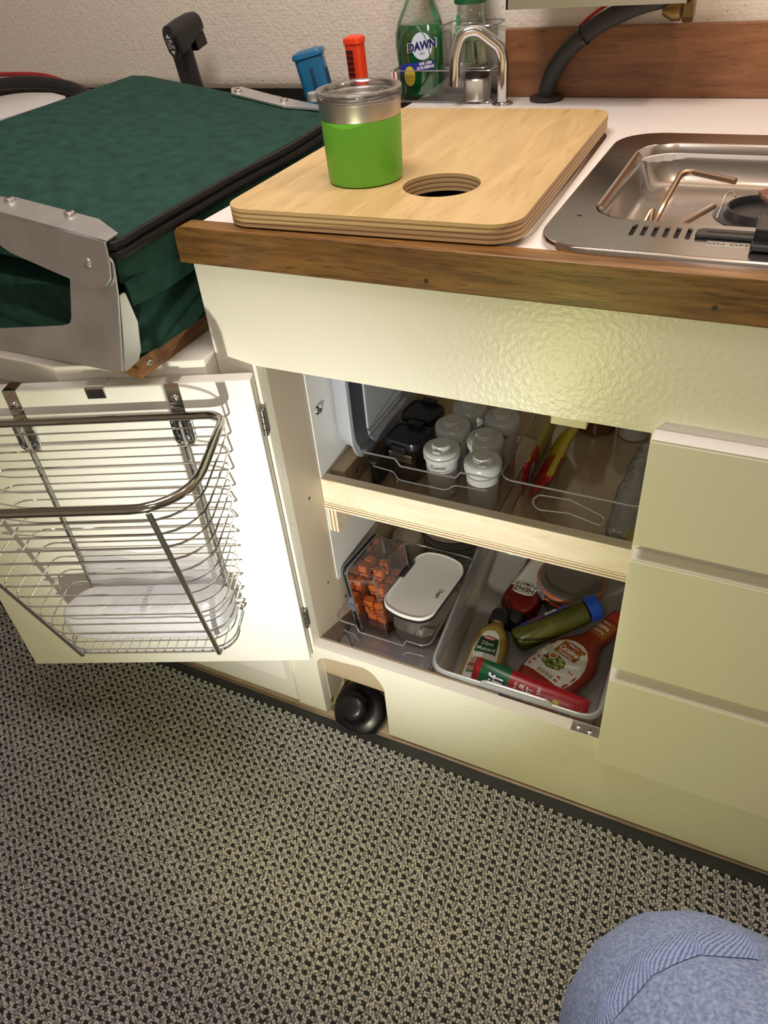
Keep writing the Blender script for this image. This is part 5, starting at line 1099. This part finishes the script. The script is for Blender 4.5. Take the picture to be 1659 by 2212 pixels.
# ================================================================== PERSON (bent knee in jeans)
per = thing('person', 'person in faded blue jeans kneeling beside the cabinet, only one bent knee in view', 'person', (.573, -.445, 0))
sk = [((.0, -.02, .075), .040), ((.0, .01, .10), .045), ((-.000, -.01, .28), .060), ((-.010, -.004, .43), .070), ((-.010, .006, .52), .080), ((.008, .004, .568), .090), ((.06, -.10, .585), .088), ((.13, -.30, .57), .100), ((.20, -.48, .56), .115), ((.24, -.58, .58), .125)]
def skin(name, V, E, m, parent, sub=2):
    me = bpy.data.meshes.new(name); me.from_pydata([v for v, r in V], E, []); o = bpy.data.objects.new(name, me); COL.objects.link(o); o.parent = parent; me.materials.append(m)
    s_ = o.modifiers.new('skin', 'SKIN'); s_.use_smooth_shade = True
    for i, (v, r) in enumerate(V): me.skin_vertices[0].data[i].radius = (r, r)
    me.skin_vertices[0].data[0].use_root = True
    u = o.modifiers.new('sub', 'SUBSURF'); u.levels = sub; u.render_levels = sub
    dg = bpy.context.evaluated_depsgraph_get(); m2 = bpy.data.meshes.new_from_object(o.evaluated_get(dg)); o.modifiers.clear(); o.data = m2
    for p in m2.polygons: p.use_smooth = True
    return o
def denim():
    m = bpy.data.materials.new('denim'); m.use_nodes = True; N = m.node_tree.nodes; L = m.node_tree.links; b = N['Principled BSDF']; b.inputs['Roughness'].default_value = .9
    tc = N.new('ShaderNodeTexCoord')
    n = N.new('ShaderNodeTexNoise'); n.inputs['Scale'].default_value = 430; n.inputs['Detail'].default_value = 7; L.new(tc.outputs['Object'], n.inputs['Vector'])
    r = N.new('ShaderNodeValToRGB'); r.color_ramp.elements[0].position = .35; r.color_ramp.elements[1].position = .68; r.color_ramp.elements[0].color = (.135, .19, .36, 1); r.color_ramp.elements[1].color = (.29, .36, .52, 1)
    L.new(n.outputs[0], r.inputs[0]); L.new(r.outputs[0], b.inputs['Base Color'])
    bp = N.new('ShaderNodeBump'); bp.inputs['Strength'].default_value = .4; bp.inputs['Distance'].default_value = .001; L.new(n.outputs[0], bp.inputs['Height']); L.new(bp.outputs[0], b.inputs['Normal'])
    MC['denim'] = m; return m
DEN = denim()
leg = skin('jeans', sk, [(i, i + 1) for i in range(len(sk) - 1)], DEN, per)
bm = bmnew(); bm.from_mesh(leg.data); bvh = BVHTree.FromBMesh(bm); bm.free()
def sseam():
    m = bpy.data.materials.new('denim_seam'); m.use_nodes = True; N = m.node_tree.nodes; L = m.node_tree.links; b = N['Principled BSDF']; b.inputs['Roughness'].default_value = .9
    uv = N.new('ShaderNodeUVMap'); uv.uv_map = 'uv'; wv = N.new('ShaderNodeTexWave'); wv.bands_direction = 'DIAGONAL'; wv.inputs['Scale'].default_value = 4.5; wv.inputs['Distortion'].default_value = 3.0; wv.inputs['Detail'].default_value = 4; wv.inputs['Detail Scale'].default_value = 4; L.new(uv.outputs[0], wv.inputs['Vector'])
    r = N.new('ShaderNodeValToRGB'); r.color_ramp.elements[0].color = (.09, .14, .32, 1); r.color_ramp.elements[1].color = (.28, .35, .52, 1); r.color_ramp.elements[1].position = .75; L.new(wv.outputs[0], r.inputs[0]); L.new(r.outputs[0], b.inputs['Base Color']); return m
kc = Vector((.008, .004, .568))
def seamband(P, wid, name, parent):
    """raised seam strip laid on the leg surface through points near P"""
    Q = smoothpath(P, 18); bm = bmnew(); uvl = bm.loops.layers.uv.new('uv'); rows = []
    for i, p in enumerate(Q):
        t = (Q[min(i + 1, len(Q) - 1)] - Q[max(0, i - 1)]).normalized(); c, n_, _, _ = bvh.find_nearest(p); s_ = t.cross(n_).normalized(); row = []; n_ = (c - kc).normalized() if kc is not None else n_; s_ = t.cross(n_).normalized()
        for k in range(5):
            q = c + s_ * wid * (k / 4 - .5); c2, n2, _, _ = bvh.find_nearest(q); row.append((bm.verts.new(c2 + n_ * (.0034 if 0 < k < 4 else .0008)), k / 4, i / 18))
        rows.append(row)
    for it in range(14):
        old = [[r[k][0].co.copy() for k in range(5)] for r in rows]
        for i in range(1, len(rows) - 1):
            for k in range(5): rows[i][k][0].co = (old[i - 1][k] + old[i][k] * 2 + old[i + 1][k]) / 4
    for i in range(len(rows) - 1):
        for k in range(4):
            f = bm.faces.new((rows[i][k][0], rows[i][k + 1][0], rows[i + 1][k + 1][0], rows[i + 1][k][0])); f.smooth = True
            for lp, (a, b_) in zip(f.loops, ((i, k), (i, k + 1), (i + 1, k + 1), (i + 1, k))): lp[uvl].uv = (rows[a][b_][1], rows[a][b_][2])
    return obj(name, bm, sseam(), parent)
kc, kl, ku, kv = Vector((.008, .004, .568)), Vector((-.90, -.43, .08)), Vector((-.22, .60, .77)), Vector((.134, .351, -.927))
seamband([kc + .092 * (.97 * (math.cos(math.radians(a)) * kl + math.sin(math.radians(a)) * ku) - .26 * kv) for a in (-60, -40, -20, 0, 20, 40, 60, 80, 100, 112)], .020, 'inseam', leg)
bm = bmnew(); loft(bm, [[(x, y, z) for x, y in rr(-.045, .045, -.10, .17, .04)] for z in (.012, .030)] + [[(x * .9, y * .8 - .02, .085) for x, y in rr(-.045, .045, -.10, .17, .04)]] + [[(x * .8, y * .35 - .03, .115) for x, y in rr(-.045, .045, -.10, .17, .04)]]); obj('shoe', bm, mat('shoe_dark', (.03, .03, .035), .7), per, smooth=True)
